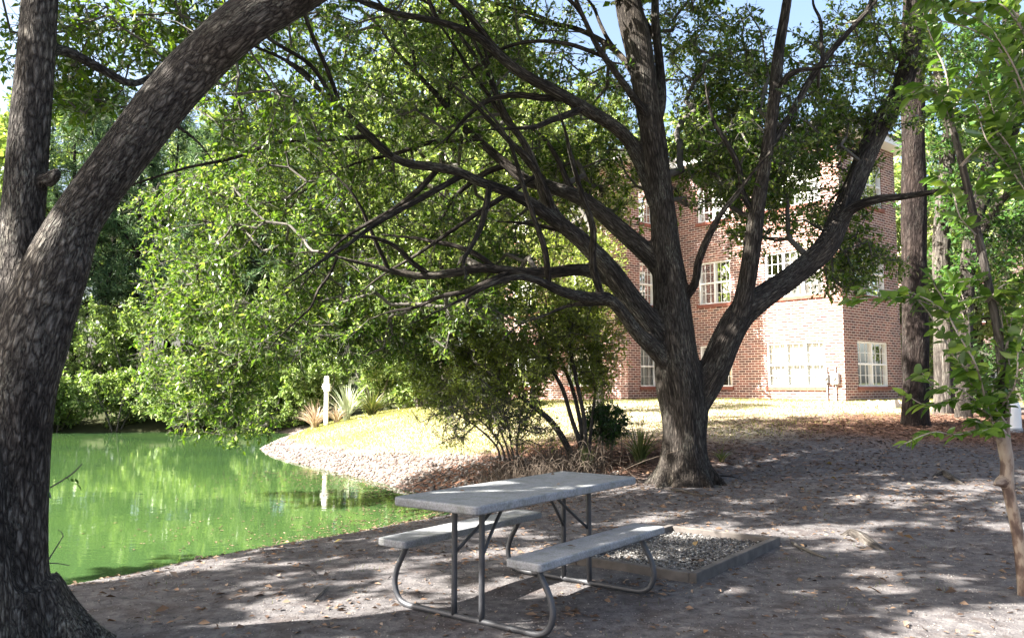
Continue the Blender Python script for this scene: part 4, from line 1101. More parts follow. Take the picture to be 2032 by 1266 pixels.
shrub('bare_shrub', 'low tangle of thin bare grey twigs beside the pebble shore', st, 'grey_bark', clump(np.vstack([ell(940, 830, SY - .6, 120, 65, .5, 260), ell(1050, 850, SY - .5, 80, 45, .5, 90)]), 1.5, .85), 'wax_leaf', 6, 4, 0.2, 0.055, 0.36, bare=.75, twig='twig')
st = [limb([(1205 + d * 8, 890, 13.2, 6), (1205 + d * 14, 850, 13.2, 5), (1203 + d * 20, 805, 13.2, 3)], .08) for d in (-1, 0, 1)]
shrub('holly_shrub', 'small dark glossy leaved shrub just left of the oak trunk', st, 'twig', ell(1203, 840, 13.2, 42, 42, .35, 110), 'dark_leaf', 5, 7, 0.14, 0.06, 0.45)

def dead_tangle(name, label, cx, cy, Yd, rx, ry, n, mat, seed, h=0.35):
    r_ = np.random.default_rng(seed)
    root = thing(name, label, 'undergrowth', tuple(U(cx, cy, Yd)))
    parts = []
    for i in range(n):
        px = cx + r_.normal(0, rx * .5); Y0 = Yd + r_.normal(0, .35)
        p = U(px, cy, Y0); p[2] = gz(p[0], p[1]) - .01
        d = np.array((r_.normal(0, .35), r_.normal(0, .25), r_.uniform(.15, h)))
        e = p + d * r_.uniform(.5, 1.4); m_ = (p + e) / 2 + np.array((0, 0, r_.uniform(.05, .25))) + r_.normal(0, .06, 3)
        if r_.random() < .6: e[2] = p[2] + r_.uniform(0, .12)
        row = catmull([(*p, .004), (*m_, .0035), (*e, .0018)], .07)
        parts.append(tube_np(row[:, :3], row[:, 3], 4))
    o = build_tubes('stems', parts, M[mat], root); shift(o, root)
    return root
dead_tangle('dead_undergrowth', 'tangled brown dead vines at the foot of the many stemmed shrub', 1075, 925, SY - .6, 140, 40, 520, 'dead', 4, .55)

def grass_clump(name, label, px, py, Yd, n, hgt, spread, mat, cat='grass clump', group=None, seed=0, wd=.008, dr=.5):
    r_ = np.random.default_rng(seed + 50)
    b = U(px, py, Yd); b[2] = gz(b[0], b[1])
    root = thing(name, label, cat, tuple(b), 0, group)
    V, F = [], []
    for i in range(n):
        a = r_.uniform(0, 6.283); t = r_.uniform(0, 1) ** .6; H = hgt * r_.uniform(.55, 1.1)
        d = np.array((math.cos(a), math.sin(a), 0)); s = np.array((-d[1], d[0], 0)) if r_.random() < .5 else np.array((1, 0, 0))
        p0 = d * spread * .12 * r_.random()
        o = len(V)
        for q in range(5):
            f = q / 4; c = p0 + d * spread * t * f ** 1.6 + np.array((0, 0, H * (f - dr * t * f * f)))
            w_ = wd * (1 - f) ** .6 + .0008
            V += [c - s * w_, c + s * w_]
        for q in range(4): F.append((o + 2 * q, o + 2 * q + 1, o + 2 * q + 3, o + 2 * q + 2))
    lv = np.repeat(r_.uniform(0, 1, n), 10)
    mesh_np('blades', np.array(V), np.array(F), M[mat], root, {'lv': lv})
    return root
M['blade'] = leaf_mat('grass_blade', (0.06, 0.085, 0.03), (0.12, 0.14, 0.055), (0.26, 0.23, 0.13), trans=.3)
M['straw'] = leaf_mat('straw_blade', (0.25, 0.18, 0.12), (0.48, 0.38, 0.29), (0.60, 0.52, 0.42), trans=.3, tint=(1.1, 1, .9))
M['silver'] = leaf_mat('silver_blade', (0.30, 0.36, 0.24), (0.50, 0.54, 0.40), (0.62, 0.62, 0.48), trans=.3, tint=(1.05, 1.05, .9))
grass_clump('ornamental_grass', 'arching green grass clump beside the left side of the oak trunk', 1270, 880, 12.4, 110, .85, .5, 'blade', seed=1)
grass_clump('ornamental_grass', 'small upright green tuft at the foot of the pale leaning stems', 1164, 930, 12.0, 60, .55, .22, 'blade', seed=2)
grass_clump('ornamental_grass', 'thin sparse tuft just right of the oak trunk', 1432, 892, 12.2, 22, .3, .3, 'blade', seed=3)
grass_clump('ornamental_grass', 'pinkish dry grass clump left of the white post', 625, 842, 26.3, 160, 1.0, .8, 'straw', seed=4, wd=.02)
grass_clump('ornamental_grass', 'tall silvery spiky grass clump right of the white post', 688, 830, 26.8, 90, 1.35, .7, 'silver', seed=5, wd=.022, dr=.2)
grass_clump('ornamental_grass', 'low straw coloured clump between the white post and spiky grass', 668, 835, 26.2, 70, .7, .5, 'straw', seed=6, wd=.02)
grass_clump('ornamental_grass', 'rounded yellow green grass clump at the top of the sunlit lawn', 738, 826, 27.2, 220, 1.0, .9, 'blade', seed=7, wd=.02)

# ------------------------------------------------------------------ far bank: pines, trees, bushes
def far_tree(name, label, x, y, h, cr, leaf, n, size, bark='pine_bark', conifer=False, low=0.3, tr=.2, group=None, seed=0):
    global rng
    rng = np.random.default_rng(100 + seed)
    z = gz(x, y)
    root = thing(name, label, 'tree', (x, y, z), 0, group)
    lean = rng.normal(0, .02, 2)
    pts = np.array([(lean[0] * h * f, lean[1] * h * f, h * f * .95 - .2, tr * (1.15 - f)) for f in np.linspace(0, 1, 7)])
    t = catmull(pts, .5)
    v, f_, a_ = tube_np(t[:, :3], t[:, 3], 8, .1, seed)
    build_tubes('trunk', [(v, f_, a_)], M[bark], root)
    nt_ = n // 70
    zz = rng.uniform(low, 1, nt_)
    rad = cr * np.sqrt(np.clip(1 - ((zz - (1 + low) / 2) / ((1 - low) / 2 + .08)) ** 2, .05, 1)) * rng.uniform(.35, 1, nt_)
    if conifer: rad = cr * (1.15 - zz) * rng.uniform(.5, 1.1, nt_)
    an = rng.uniform(0, 6.283, nt_)
    tips = np.stack([np.cos(an) * rad, np.sin(an) * rad, zz * h], 1)
    s = Skel(); s.add_path(t); e = s.grow(tips, .3, .8, .03, .1); s.radii(.018, .4)
    a, sh = sprays(e, s, 7, 10, .75 if not conifer else .6, size, .09 if conifer else .5, up=.4)
    skin_branches(s, 'branches', M[bark], root, extra=sh, shoot_r=.01)
    mesh_np('crown', a[0], a[1], M[leaf], root, {'lv': a[2]})
    return root

far = [  # px, depth, height, crown radius, conifer
    (40, 40, 15, 3.2, 1), (150, 38, 15, 3.2, 1), (205, 44, 17, 3.4, 1), (262, 39, 14, 3.0, 1), (330, 42, 16, 3.2, 1), (395, 38, 13, 2.8, 1), (455, 43, 15, 3.2, 1), (520, 39, 14, 3, 1), (590, 42, 15, 3.2, 1)]
flab = ['bluish pine on the far bank half hidden by the left trunk', 'first tall pine right of the left trunk on the far bank', 'second tall far pine right of the left trunk, set back', 'third far bank pine from the left trunk, near the water',
        'tall hazy pine rising over the far bank bushes, fourth from the left trunk', 'shorter dark pine over the far bushes, fifth from the left trunk', 'sixth pine from the left trunk on the far bank, set back', 'seventh pine from the left trunk, behind the drooping oak leaves', 'last pine of the far bank row, deep behind the oak leaves']
for i, (px, Yd, h, cr, cf) in enumerate(far):
    far_tree('pine_tree', flab[i], (px - 1016) / FPX * Yd, Yd, h, cr, 'needle', 13000, .34, 'pine_bark', True, .28, .2, 'pines on the far bank', i)
far2 = [(-80, 36, 13, 4), (90, 50, 19, 5), (300, 52, 17, 5), (480, 50, 17, 5), (650, 46, 16, 5), (790, 44, 17, 5), (900, 40, 14, 4.5), (1010, 42, 16, 5), (1130, 46, 17, 5)]
flab2 = ['leafy tree beyond the left edge of the pond', 'tall leafy tree behind the forked trunk', 'broad tree behind the far pines, seen through the fork', 'broad leafy tree behind the middle far pines', 'leafy tree behind the right end of the far pines',
         'tall leafy tree behind the centre of the oak crown', 'lower leafy tree left of the brick building', 'leafy tree just left behind the brick building', 'tree rising behind the brick building roof']
for i, (px, Yd, h, cr) in enumerate(far2):
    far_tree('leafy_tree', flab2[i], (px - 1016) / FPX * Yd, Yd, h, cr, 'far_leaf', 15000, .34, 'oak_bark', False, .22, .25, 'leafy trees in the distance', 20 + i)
# tree that stands left of the building, and one behind its roof
far_tree('leafy_tree', 'sunlit leafy tree left of the brick building, above the shrub', -2.0, 24.4, 12.6, 3.3, 'far_leaf', 26000, .16, 'oak_bark', False, .3, .2, None, 40)
far_tree('leafy_tree', 'pale tree top showing over the roof beside the oak stem', 7.6, 36, 12.4, 3.0, 'far_leaf', 12000, .3, 'oak_bark', False, .3, .2, None, 41)
far_tree('leafy_tree', 'leafy tree behind the grey trunks at the right edge', 15.6, 27, 9, 3.6, 'far_leaf', 14000, .24, 'oak_bark', False, .2, .2, None, 42)

def bush(name, label, x, y, rx, rz, n, size, leaf, group=None, seed=0, aspect=.5):
    global rng
    rng = np.random.default_rng(300 + seed)
    z = max(gz(x, y), WATER_Z)
    root = thing(name, label, 'bush', (x, y, z), 0, group)
    stems = []
    for k in range(5):
        a = k / 5 * 6.283 + .4
        stems.append(catmull([(0.05 * math.cos(a), .05 * math.sin(a), -.3, .04), (rx * .25 * math.cos(a), rx * .25 * math.sin(a), rz * .5, .03), (rx * .5 * math.cos(a), rx * .5 * math.sin(a), rz * 1.1, .012)], .2))
    build_tubes('stem', [tube_np(t[:, :3], t[:, 3], 5) for t in stems], M['twig'], root)
    # several overlapping lobes give the bush its uneven outline
    tips = []
    nl = 9
    for k in range(nl):
        a = rng.uniform(0, 6.283); d = rng.uniform(.1, .75) * rx
        c = (math.cos(a) * d, math.sin(a) * d, rz * rng.uniform(.35, 1.5)); rr = rx * rng.uniform(.25, .5)
        v = rng.normal(0, 1, (n // 60 // nl + 1, 3)); v /= np.linalg.norm(v, axis=1)[:, None]; v *= rng.uniform(.75, 1.05, (len(v), 1))
        tips.append(np.array(c) + v * np.array((rr, rr, rr * .8)))
    tips = np.vstack(tips); tips = tips[tips[:, 2] > .02]
    s = Skel()
    for t in stems: s.add_path(t)
    e = s.grow(tips, .3, .4, .03, .04); s.radii(.006, .4)
    a, sh = sprays(e, s, 6, 10, .3 * max(rx / 2, .5) + .05, size, aspect, up=.8)
    skin_branches(s, 'branches', M['twig'], root, extra=sh, shoot_r=.006)
    mesh_np('foliage', a[0], a[1], M[leaf], root, {'lv': a[2]})
    return root
bsh = [(-24.5, 32.2, 2.2, 1.7), (-20.5, 33, 2.0, 1.5), (-17.6, 32.4, 1.7, 1.3), (-15.4, 32.6, 1.9, 1.4), (-13.2, 32.8, 1.8, 1.6), (-11.4, 32.6, 1.7, 1.9), (-9.3, 32.4, 1.8, 1.5), (-7.2, 32.2, 1.5, 1.5), (-5.0, 31, 1.7, 1.3), (-3.2, 29.5, 1.4, 1.2),
       (-16.2, 34.6, 2.2, 2.8), (-12.0, 35, 2.3, 3.2), (-8.0, 34.8, 2.3, 3.0), (-22.4, 35, 2.4, 2.6), (-19.3, 36, 2.4, 3.0), (-14.2, 36.4, 2.4, 3.4), (-10.0, 36.6, 2.4, 3.6), (-5.2, 34.5, 2.3, 3.0), (-18.8, 31.6, 1.3, 1.0), (-12.3, 31.2, 1.4, 1.0)]
blab = ['leafy waterside bush mostly behind the left trunk', 'waterside bush just right of the left trunk', 'rounded pale bush overhanging the far water', 'low bright bush on the far shore, third from the left trunk', 'bright bush on the far shore below the drooping oak leaves',
        'tall bright bush at the far shore behind the drooping leaves', 'bush at the dark inlet of the far shore', 'bright bush directly behind the white post', 'pale bush behind the spiky grass clump', 'bush at the top end of the lawn under the oak',
        'tall bush behind the low far shore bushes, near the pines', 'tall whitish topped bush in the middle of the far bank', 'tall bush behind the inlet and the white post', 'large dark bush back of the far shore by the left trunk', 'tall far bush filling the gap between the first pines', 'tall far bush filling the gap between the middle pines', 'tall far bush behind the drooping oak leaves', 'tall bush rising behind the bush behind the white post', 'small low bush hanging over the far water on the left', 'small low bush hanging over the far water below the drooping leaves']
for i, (x, y, rx, rz_) in enumerate(bsh):
    bush('waterside_bush', blab[i], x, y - (1.1 if y < 33.5 else 0), rx, rz_, 9000, .15, 'bush_leaf', 'bushes along the far bank', i)
bush('hedge_bush', 'dense dark green clipped bush at the right edge behind the white bollard', 13.2, 20.5, 1.8, 1.1, 12000, .09, 'dark_leaf', None, 30)
bush('hedge_bush', 'sunlit light green bush between the brick corner and the pine trunk', 12.9, 25.0, 1.5, 1.9, 8000, .12, 'bush_leaf', None, 31)
rng = np.random.default_rng(900)

# ------------------------------------------------------------------ picnic table
def table_mat():
    m, n, out = new_mat('weathered_tabletop')
    tc = nd(n, 'ShaderNodeTexCoord'); P = tc.outputs['Object']
    n1 = noise_n(n, 3, 6, P, .6); n2 = noise_n(n, 90, 3, P, .6); n3 = noise_n(n, 9, 6, P, .75)
    r1 = ramp(n, [(.3, (.17, .175, .185)), (.7, (.25, .255, .27))]); n.links.new(n1, r1.inputs[0])
    r2 = ramp(n, [(.38, (.62, .62, .62)), (.5, (1, 1, 1)), (.64, (1.25, 1.25, 1.25))]); n.links.new(n2, r2.inputs[0])
    c = mix(n, r1.outputs[0], r2.outputs[0], .7, 'MULTIPLY')
    st_ = ramp(n, [(.48, (0, 0, 0)), (.66, (1, 1, 1))]); n.links.new(n3, st_.inputs[0])
    c = mix(n, c, (.09, .095, .07), math_n(n, 'MULTIPLY', st_.outputs[0], .6))
    bs = nd(n, 'ShaderNodeBsdfPrincipled'); bs.inputs['Roughness'].default_value = .62; n.links.new(c, bs.inputs['Base Color'])
    bu = nd(n, 'ShaderNodeBump'); bu.inputs['Strength'].default_value = .25; bu.inputs['Distance'].default_value = .004
    n.links.new(n2, bu.inputs['Height']); n.links.new(bu.outputs[0], bs.inputs['Normal']); n.links.new(bs.outputs[0], out.inputs[0])
    return m
M['top'] = table_mat()
M['steel'] = plain('painted_steel_tube', (0.065, 0.067, 0.075), .5, .35, 9, .2, metal=.2)
TA = math.atan2(.795, .607)
tz = gz(.11, 5.44) + .005
tbl = thing('picnic_table', 'grey plastic topped picnic table with attached benches and bent tube legs', 'picnic table', (.10, 5.52, tz), TA)
def slab(name, cx, cy, w_, l_, z, th, rad, edge=.014):
    bm = bmesh.new()
    pts = []
    for sx, sy in ((1, 1), (-1, 1), (-1, -1), (1, -1)):
        for q in range(4):
            a = {(1, 1): 0, (-1, 1): 90, (-1, -1): 180, (1, -1): 270}[(sx, sy)] + q * 30
            pts.append((sx * (l_ / 2 - rad) + rad * math.cos(R(a)), sy * (w_ / 2 - rad) + rad * math.sin(R(a))))
    b = [bm.verts.new((cx + x, cy + y, z - th)) for x, y in pts]
    f = bm.faces.new(b)
    r = bmesh.ops.extrude_face_region(bm, geom=[f]); vs = [g for g in r['geom'] if isinstance(g, bmesh.types.BMVert)]
    bmesh.ops.translate(bm, verts=vs, vec=(0, 0, th))
    es = [e for e in bm.edges if abs(e.verts[0].co.z - e.verts[1].co.z) < 1e-5]
    bmesh.ops.bevel(bm, geom=es, offset=edge, segments=3, profile=.5, affect='EDGES')
    return bm_obj(name, bm, M['top'], tbl, True)
tt = slab('tabletop', 0, 0, .68, 1.87, .76, .055, .05)
for s_ in (1, -1): slab('bench', 0, s_ * .525, .25, 1.52, .455, .05, .03, .012)
for m_ in (o for o in tbl.children):
    ws = m_.modifiers.new('wn', 'WEIGHTED_NORMAL')
for fx in (-.61, .61):
    def tube_local(pts, r, step=.03, k=10):
        P = catmull([(*p, r) for p in pts], step); return tube_np(P[:, :3], P[:, 3], k)
    rr = .019
    skid = [(fx, -.525, .395), (fx, -.55, .345), (fx, -.61, .24), (fx, -.63, .14), (fx, -.595, .055), (fx, -.52, .022), (fx, -.40, .02), (fx, -.2, .02), (fx, .2, .02), (fx, .40, .02), (fx, .52, .022), (fx, .595, .055), (fx, .63, .14), (fx, .61, .24), (fx, .55, .345), (fx, .525, .395)]
    fr = build_tubes('skid_frame', [tube_local(skid, rr)], M['steel'], tbl)
    for s_ in (1, -1):
        build_tubes('leg', [tube_local([(fx, s_ * .11, .02), (fx, s_ * .11, .35), (fx, s_ * .11, .71)], rr, .1)], M['steel'], tbl)
        pb = bmesh.new(); bx(pb, (fx, s_ * .525, .402), (.045, .17, .006)); bm_obj('bench_bracket', pb, M['steel'], tbl)
    pb = bmesh.new(); bx(pb, (fx, 0, .702), (.04, .56, .006)); bm_obj('top_bracket', pb, M['steel'], tbl)
    sg = 1 if fx < 0 else -1
    for s_ in (1, -1):
        build_tubes('brace', [tube_local([(fx, s_ * .11, .40), (fx + sg * .17, s_ * .06, .54), (fx + sg * .36, s_ * .02, .70)], .011, .1, 8)], M['steel'], tbl)

ca_, sa_ = math.cos(TA), math.sin(TA)
for k_, (lx, ly, lz, lab) in enumerate(((-.55, .12, .763, 'dry brown leaf lying near the close end of the tabletop'), (.1, -.2, .763, 'curled dry leaf lying in the middle of the tabletop'), (.62, .2, .763, 'dry leaf lying near the far end of the tabletop'), (-.3, -.52, .458, 'dry brown leaf lying on the right hand bench'))):
    V, F, lv = big_leaves(np.array([(0., 0., 0.012)]), np.array([(math.cos(k_ * 2.1), math.sin(k_ * 2.1), .02)]), .06, .5)
    o_ = mesh_np('dry_leaf', V, F, None, None, {'lv': lv}, loc=(.10 + lx * ca_ - ly * sa_, 5.52 + lx * sa_ + ly * ca_, tz + lz))
    tag(o_, lab, 'leaf', 'dry leaves on the picnic table'); o_.data.materials.append(plain('dry_leaf', (.20, .13, .085), .9, .4, 30))
# ------------------------------------------------------------------ timber box with gravel
M['timber'] = plain('weathered_timber', (0.12, 0.105, 0.095), .95, .55, 7, .6)
M['gravel'] = plain('pale_gravel', (0.15, 0.14, 0.135), .95, .7, 60)
nearc = np.array((1.34, 5.97)); rightc = np.array((2.42, 7.38)); u1 = rightc - nearc; L1 = np.linalg.norm(u1); u1 /= L1
u2 = np.array((-u1[1], u1[0])); L2 = 1.1
cen = nearc + u1 * L1 / 2 + u2 * L2 / 2
bz = gz(*cen)
box = thing('timber_frame', 'low weathered timber frame on the dirt right of the picnic table', 'timber frame', (cen[0], cen[1], bz), math.atan2(u1[1], u1[0]))
for nm, c, s in (('board', (0, -L2 / 2 + .03, -.02), (L1, .06, .2)), ('board', (0, L2 / 2 - .03, -.02), (L1, .06, .2)), ('board', (L1 / 2 - .03, 0, -.023), (.06, L2 - .124, .194)), ('board', (-L1 / 2 + .03, 0, -.023), (.06, L2 - .124, .194))):
    bm = bmesh.new(); bx(bm, c, s, bevel=.007); bm_obj(nm, bm, M['timber'], box)

def scatter_stones(name, X, Y, Z, R_, mat, kindv='stuff', label=None, cat=None):
    n = len(X)
    base = np.array([(1, 0, 0), (-1, 0, 0), (0, 1, 0), (0, -1, 0), (0, 0, 1), (0, 0, -1)], float)
    tris = np.array([(0, 2, 4), (2, 1, 4), (1, 3, 4), (3, 0, 4), (2, 0, 5), (1, 2, 5), (3, 1, 5), (0, 3, 5)])
    a = rng.uniform(0, 6.283, n); c, s = np.cos(a), np.sin(a)
    sc_ = np.stack([R_ * rng.uniform(.7, 1.3, n), R_ * rng.uniform(.6, 1.1, n), R_ * rng.uniform(.4, .8, n)], 1)
    v = base[None] * sc_[:, None] + rng.normal(0, .12, (n, 6, 3)) * R_[:, None, None]
    x = v[..., 0] * c[:, None] - v[..., 1] * s[:, None]; y = v[..., 0] * s[:, None] + v[..., 1] * c[:, None]
    V = np.stack([x + X[:, None], y + Y[:, None], v[..., 2] + Z[:, None]], -1).reshape(-1, 3)
    F = (np.arange(n) * 6)[:, None, None] + tris[None]
    o = mesh_np(name, V, F.reshape(-1, 3), mat, None, {'lv': np.repeat(rng.uniform(0, 1, n), 6)}, smooth=False)
    return tag(o, label, cat, kind=kindv)

def attr_mat(name, stops, rough=.9):
    m, n, out = new_mat(name)
    at = nd(n, 'ShaderNodeAttribute', attribute_name='lv'); r = ramp(n, stops); n.links.new(at.outputs['Fac'], r.inputs[0])
    bs = nd(n, 'ShaderNodeBsdfPrincipled'); bs.inputs['Roughness'].default_value = rough; bs.inputs['Specular IOR Level'].default_value = .2
    n.links.new(r.outputs[0], bs.inputs['Base Color']); n.links.new(bs.outputs[0], out.inputs[0]); return m
M['stone'] = attr_mat('pebble_stone', [(0, (.06, .045, .04)), (.35, (.12, .10, .09)), (.75, (.19, .17, .155)), (1, (.34, .33, .31))])
M['chip'] = attr_mat('gravel_chip', [(0, (.03, .027, .025)), (.6, (.10, .095, .09)), (1, (.34, .33, .31))])
M['litter'] = attr_mat('leaf_litter', [(0, (.045, .028, .02)), (.4, (.12, .075, .05)), (.8, (.17, .115, .08)), (.95, (.24, .18, .13)), (1, (.26, .13, .06))])
M['sandgrain'] = attr_mat('sand_crumb', [(0, (.05, .043, .04)), (.6, (.14, .125, .12)), (1, (.26, .24, .22))])
n = 3600
a_ = rng.uniform(-L1 / 2 + .07, L1 / 2 - .07, n); b_ = rng.uniform(-L2 / 2 + .07, L2 / 2 - .07, n)
gxy = cen[None] + a_[:, None] * u1 + b_[:, None] * u2
scatter_stones('gravel', gxy[:, 0], gxy[:, 1], bz + .022 + rng.uniform(-.01, .012, n), rng.uniform(.005, .016, n), M['chip'], label='grey white gravel filling the low timber frame', cat='gravel')
gb = bmesh.new(); bx(gb, (0, 0, -.01), (L1 - .12, L2 - .12, .06)); bm_obj('gravel_bed', gb, M['gravel'], box)

# pebbles on the shore
def scatter_ground(n, x0, x1, y0, y1, dens):
    X = rng.uniform(x0, x1, n); Y = rng.uniform(y0, y1, n)
    p = dens(X, Y); k = rng.uniform(0, 1, n) < p
    return X[k], Y[k]
def d_peb(X, Y):
    s = poly_sd(np.stack([X, Y], 1), SHORE)
    return np.where((s > -.15) & (s < band(Y) - .1 + .5 * (vnoise(X, Y, .5, 3) - .5)), 1.0, 0) * sstep(10.8, 12, Y) * np.where(X > -9, 1, 0)
X, Y = scatter_ground(60000, -9, 2, 11, 27, d_peb)
print('pebbles', len(X))
scatter_stones('pebbles', X, Y, ground_z(X, Y) + .005, rng.uniform(.25, 1, len(X)) ** 3 * .05 + .008, M['stone'], label='pale pinkish pebbles covering the curved pond shore', cat='pebbles')

def flat_leaves(name, X, Y, size, mat, label, cat, z=None, asp=.42, lift=.012, curl=.35):
    n = len(X); Z = ground_z(X, Y) if z is None else np.full(n, z)
    P = np.stack([X, Y, Z + rng.uniform(.002, lift, n)], 1)
    a = rng.uniform(0, 6.283, n); D = np.stack([np.cos(a), np.sin(a), rng.normal(0, .25 * curl, n)], 1)
    Nn = np.stack([rng.normal(0, curl, n), rng.normal(0, curl, n), np.ones(n)], 1)
    S = np.cross(D, Nn); S /= np.linalg.norm(S, axis=1)[:, None]
    Lg = (size * rng.uniform(.5, 1.3, n))[:, None]; W = Lg * asp * .5
    base = P; tip = P + D * Lg; m_ = P + D * Lg * .5
    up_ = np.array((0, 0, 1.)) * W * .5
    V = np.stack([base, m_ + S * W + up_, tip, m_ - S * W + up_], 1).reshape(-1, 3)
    b = (np.arange(n) * 4)[:, None]; F = np.concatenate([b + np.array([[0, 1, 2]]), b + np.array([[0, 2, 3]])], 1).reshape(-1, 3)
    o = mesh_np(name, V, F, mat, None, {'lv': np.repeat(rng.uniform(0, 1, n), 4)})
    return tag(o, label, cat, kind='stuff')
def d_lit(X, Y):
    s = poly_sd(np.stack([X, Y], 1), SHORE)
    m_ = .16 + .9 * sstep(.55, .8, vnoise(X, Y, .7, 8)) * sstep(.3, .7, vnoise(X, Y, .2, 9))
    m_ = m_ + .8 * np.exp(-((X - .6) / 2.6) ** 2 - ((Y - 13) / 1.8) ** 2) + .8 * np.exp(-((X - 8) / 4) ** 2 - ((Y - 15) / 2.2) ** 2) + .35 * sstep(7, 10, Y)
    return m_ * (s > -.02) * (1 - .9 * sstep(16, 19, Y))
X, Y = scatter_ground(60000, -6, 14, 3.6, 18, d_lit)
flat_leaves('leaf_litter', X, Y, .055, M['litter'], 'brown fallen leaves strewn over the bare dirt', 'leaf litter')
X, Y = scatter_ground(1700, -4, 9, 3.6, 12, lambda X, Y: (poly_sd(np.stack([X, Y], 1), SHORE) > 0) * (.25 + .75 * vnoise(X, Y, 1.1, 21)))
flat_leaves('fallen_leaves', X, Y, .075, attr_mat('fallen_leaf', [(0, (.07, .045, .03)), (.5, (.17, .115, .08)), (.88, (.23, .18, .14)), (.96, (.22, .13, .07)), (1, (.28, .23, .08))]), 'larger tan and brown fallen leaves lying singly on the dirt', 'fallen leaves', lift=.01, curl=.8, asp=.5)
# dense brown litter heaped beneath the shrub and round the pine feet
X = np.concatenate([rng.normal(.9, 1.5, 9000), rng.normal(9, 2.4, 9000)]); Y = np.concatenate([rng.normal(12.8, .8, 9000), rng.normal(15.3, 1.2, 9000)])
k = poly_sd(np.stack([X, Y], 1), SHORE) > .6
flat_leaves('pine_straw', X[k], Y[k], .11, attr_mat('pine_straw', [(0, (.04, .024, .018)), (.5, (.12, .07, .05)), (1, (.25, .16, .115))]), 'reddish brown straw mulch round the trunks and shrubs', 'pine straw', asp=.16, lift=.05, curl=.5)
X, Y = scatter_ground(60000, -5, 8, 4, 10, lambda X, Y: (poly_sd(np.stack([X, Y], 1), SHORE) > 0) * .6)
scatter_stones('sand_crumbs', X, Y, ground_z(X, Y) + .001, rng.uniform(.002, .008, len(X)), M['sandgrain'], label='small crumbs of sand and grit on the bare dirt', cat='grit')
# leaves floating by the bank
def d_float(X, Y):
    s = poly_sd(np.stack([X, Y], 1), SHORE); return np.where(s < 0, np.exp(s * 1.6), 0) * sstep(8.5, 10.5, Y) * .9
X, Y = scatter_ground(22000, -6, 0, 8, 17, d_float)
flat_leaves('floating_leaves', X, Y, .05, M['litter'], 'brown leaves floating on the green water near the bank', 'floating leaves', z=WATER_Z, lift=.006, curl=.05)

# grass
def blades(name, X, Y, h, mat, label, wd=.006):
    n = len(X); Z = ground_z(X, Y) - .01
    a = rng.uniform(0, 6.283, n); H = h * rng.uniform(.5, 1.3, n)
    le = rng.normal(0, .35, (n, 2)) * H[:, None]
    s = np.stack([np.cos(a), np.sin(a), 0 * a], 1) * wd
    P = np.stack([X, Y, Z], 1); T = P + np.stack([le[:, 0], le[:, 1], H], 1)
    V = np.stack([P - s, P + s, T], 1).reshape(-1, 3); F = np.arange(n * 3).reshape(-1, 3)
    o = mesh_np(name, V, F, mat, None, {'lv': np.repeat(rng.uniform(0, 1, n), 3)})
    return tag(o, label, 'grass', kind='stuff')
M['lawnblade'] = leaf_mat('lawn_blade', (0.12, 0.14, 0.035), (0.25, 0.24, 0.08), (0.42, 0.36, 0.2), trans=.35)
def d_lawn(X, Y):
    s = poly_sd(np.stack([X, Y], 1), SHORE)
    edge_y = np.interp(X, [-12, 1, 2.5, 5, 7, 9, 12], [12, 13.8, 13.6, 14.2, 15.2, 17.5, 19])
    return sstep(-.3, .8, Y - edge_y + .8 * (vnoise(X, Y, .6, 4) - .5)) * sstep(-.2, .25, s - band(Y)) * (1 - np.exp(-((X - .6) / 2.4) ** 4 - ((Y - 13.4) / 1.7) ** 4)) * (1 - .85 * np.exp(-((X - 9.2) / 4) ** 4 - ((Y - 15.6) / 2) ** 4))
X, Y = scatter_ground(260000, -8, 14, 13.5, 30, lambda X, Y: d_lawn(X, Y) * (1 - .6 * sstep(-1, 3, X)))
blades('grass', X, Y, .06, M['lawnblade'], 'sunlit yellow green grass on the pond bank and yard', .007)
def d_tuft(X, Y):
    s = poly_sd(np.stack([X, Y], 1), SHORE); v = vnoise(X, Y, .35, 12)
    return sstep(.74, .9, v) * .5 * (s > 0) + np.where((s > -.05) & (s < .4), 1., 0) * sstep(7.2, 8.6, Y)
X, Y = scatter_ground(60000, -5, 9, 4, 12.5, d_tuft)
blades('grass_tufts', X, Y, .04, M['blade'], 'sparse short grass sprigs on the dirt and water edge', .0025)

# ------------------------------------------------------------------ roots, sticks, post, bollard, stump
def crawl(name, label, cat, rows, mat, group=None):
    P = []
    for px, py, w_, lift in rows:
        p = U(px, py, 1); d = p - np.array((0, 0, EYE)); t = 5.0
        for _ in range(40):
            q = np.array((0, 0, EYE)) + d * t; t = t + (q[2] - gz(q[0], q[1])) / max(-d[2], .02) * .6
        q = np.array((0, 0, EYE)) + d * t; P.append((q[0], q[1], gz(q[0], q[1]) + lift, w_ / 2 / FPX * q[1]))
    row = catmull(P, .04)
    root = thing(name, label, cat, tuple(row[0][:3]), 0, group)
    o = build_tubes('wood', [tube_np(row[:, :3], row[:, 3], 9, .25, 3)], M[mat], root); shift(o, root)
    o.name = name + '_wood'
    return root
crawl('exposed_root', 'pale knobbly root end poking from sunlit dirt right of the timber frame', 'root', [(1672, 1062, 14, -.02), (1690, 1060, 22, .0), (1712, 1070, 26, -.003), (1740, 1086, 20, -.02), (1770, 1096, 10, -.03)], 'grey_bark', 'roots in the dirt')
crawl('exposed_root', 'short weathered root lump on the slope below the pines', 'root', [(1850, 945, 8, -.02), (1872, 940, 15, .0), (1890, 950, 17, -.005), (1915, 962, 9, -.02)], 'grey_bark', 'roots in the dirt')
crawl('exposed_root', 'thin dark root running right from the oak foot', 'root', [(1290, 965, 4, .0), (1340, 962, 7, .01), (1395, 950, 6, .02), (1440, 945, 5, .0), (1480, 952, 3, -.01)], 'oak_bark', 'roots in the dirt')
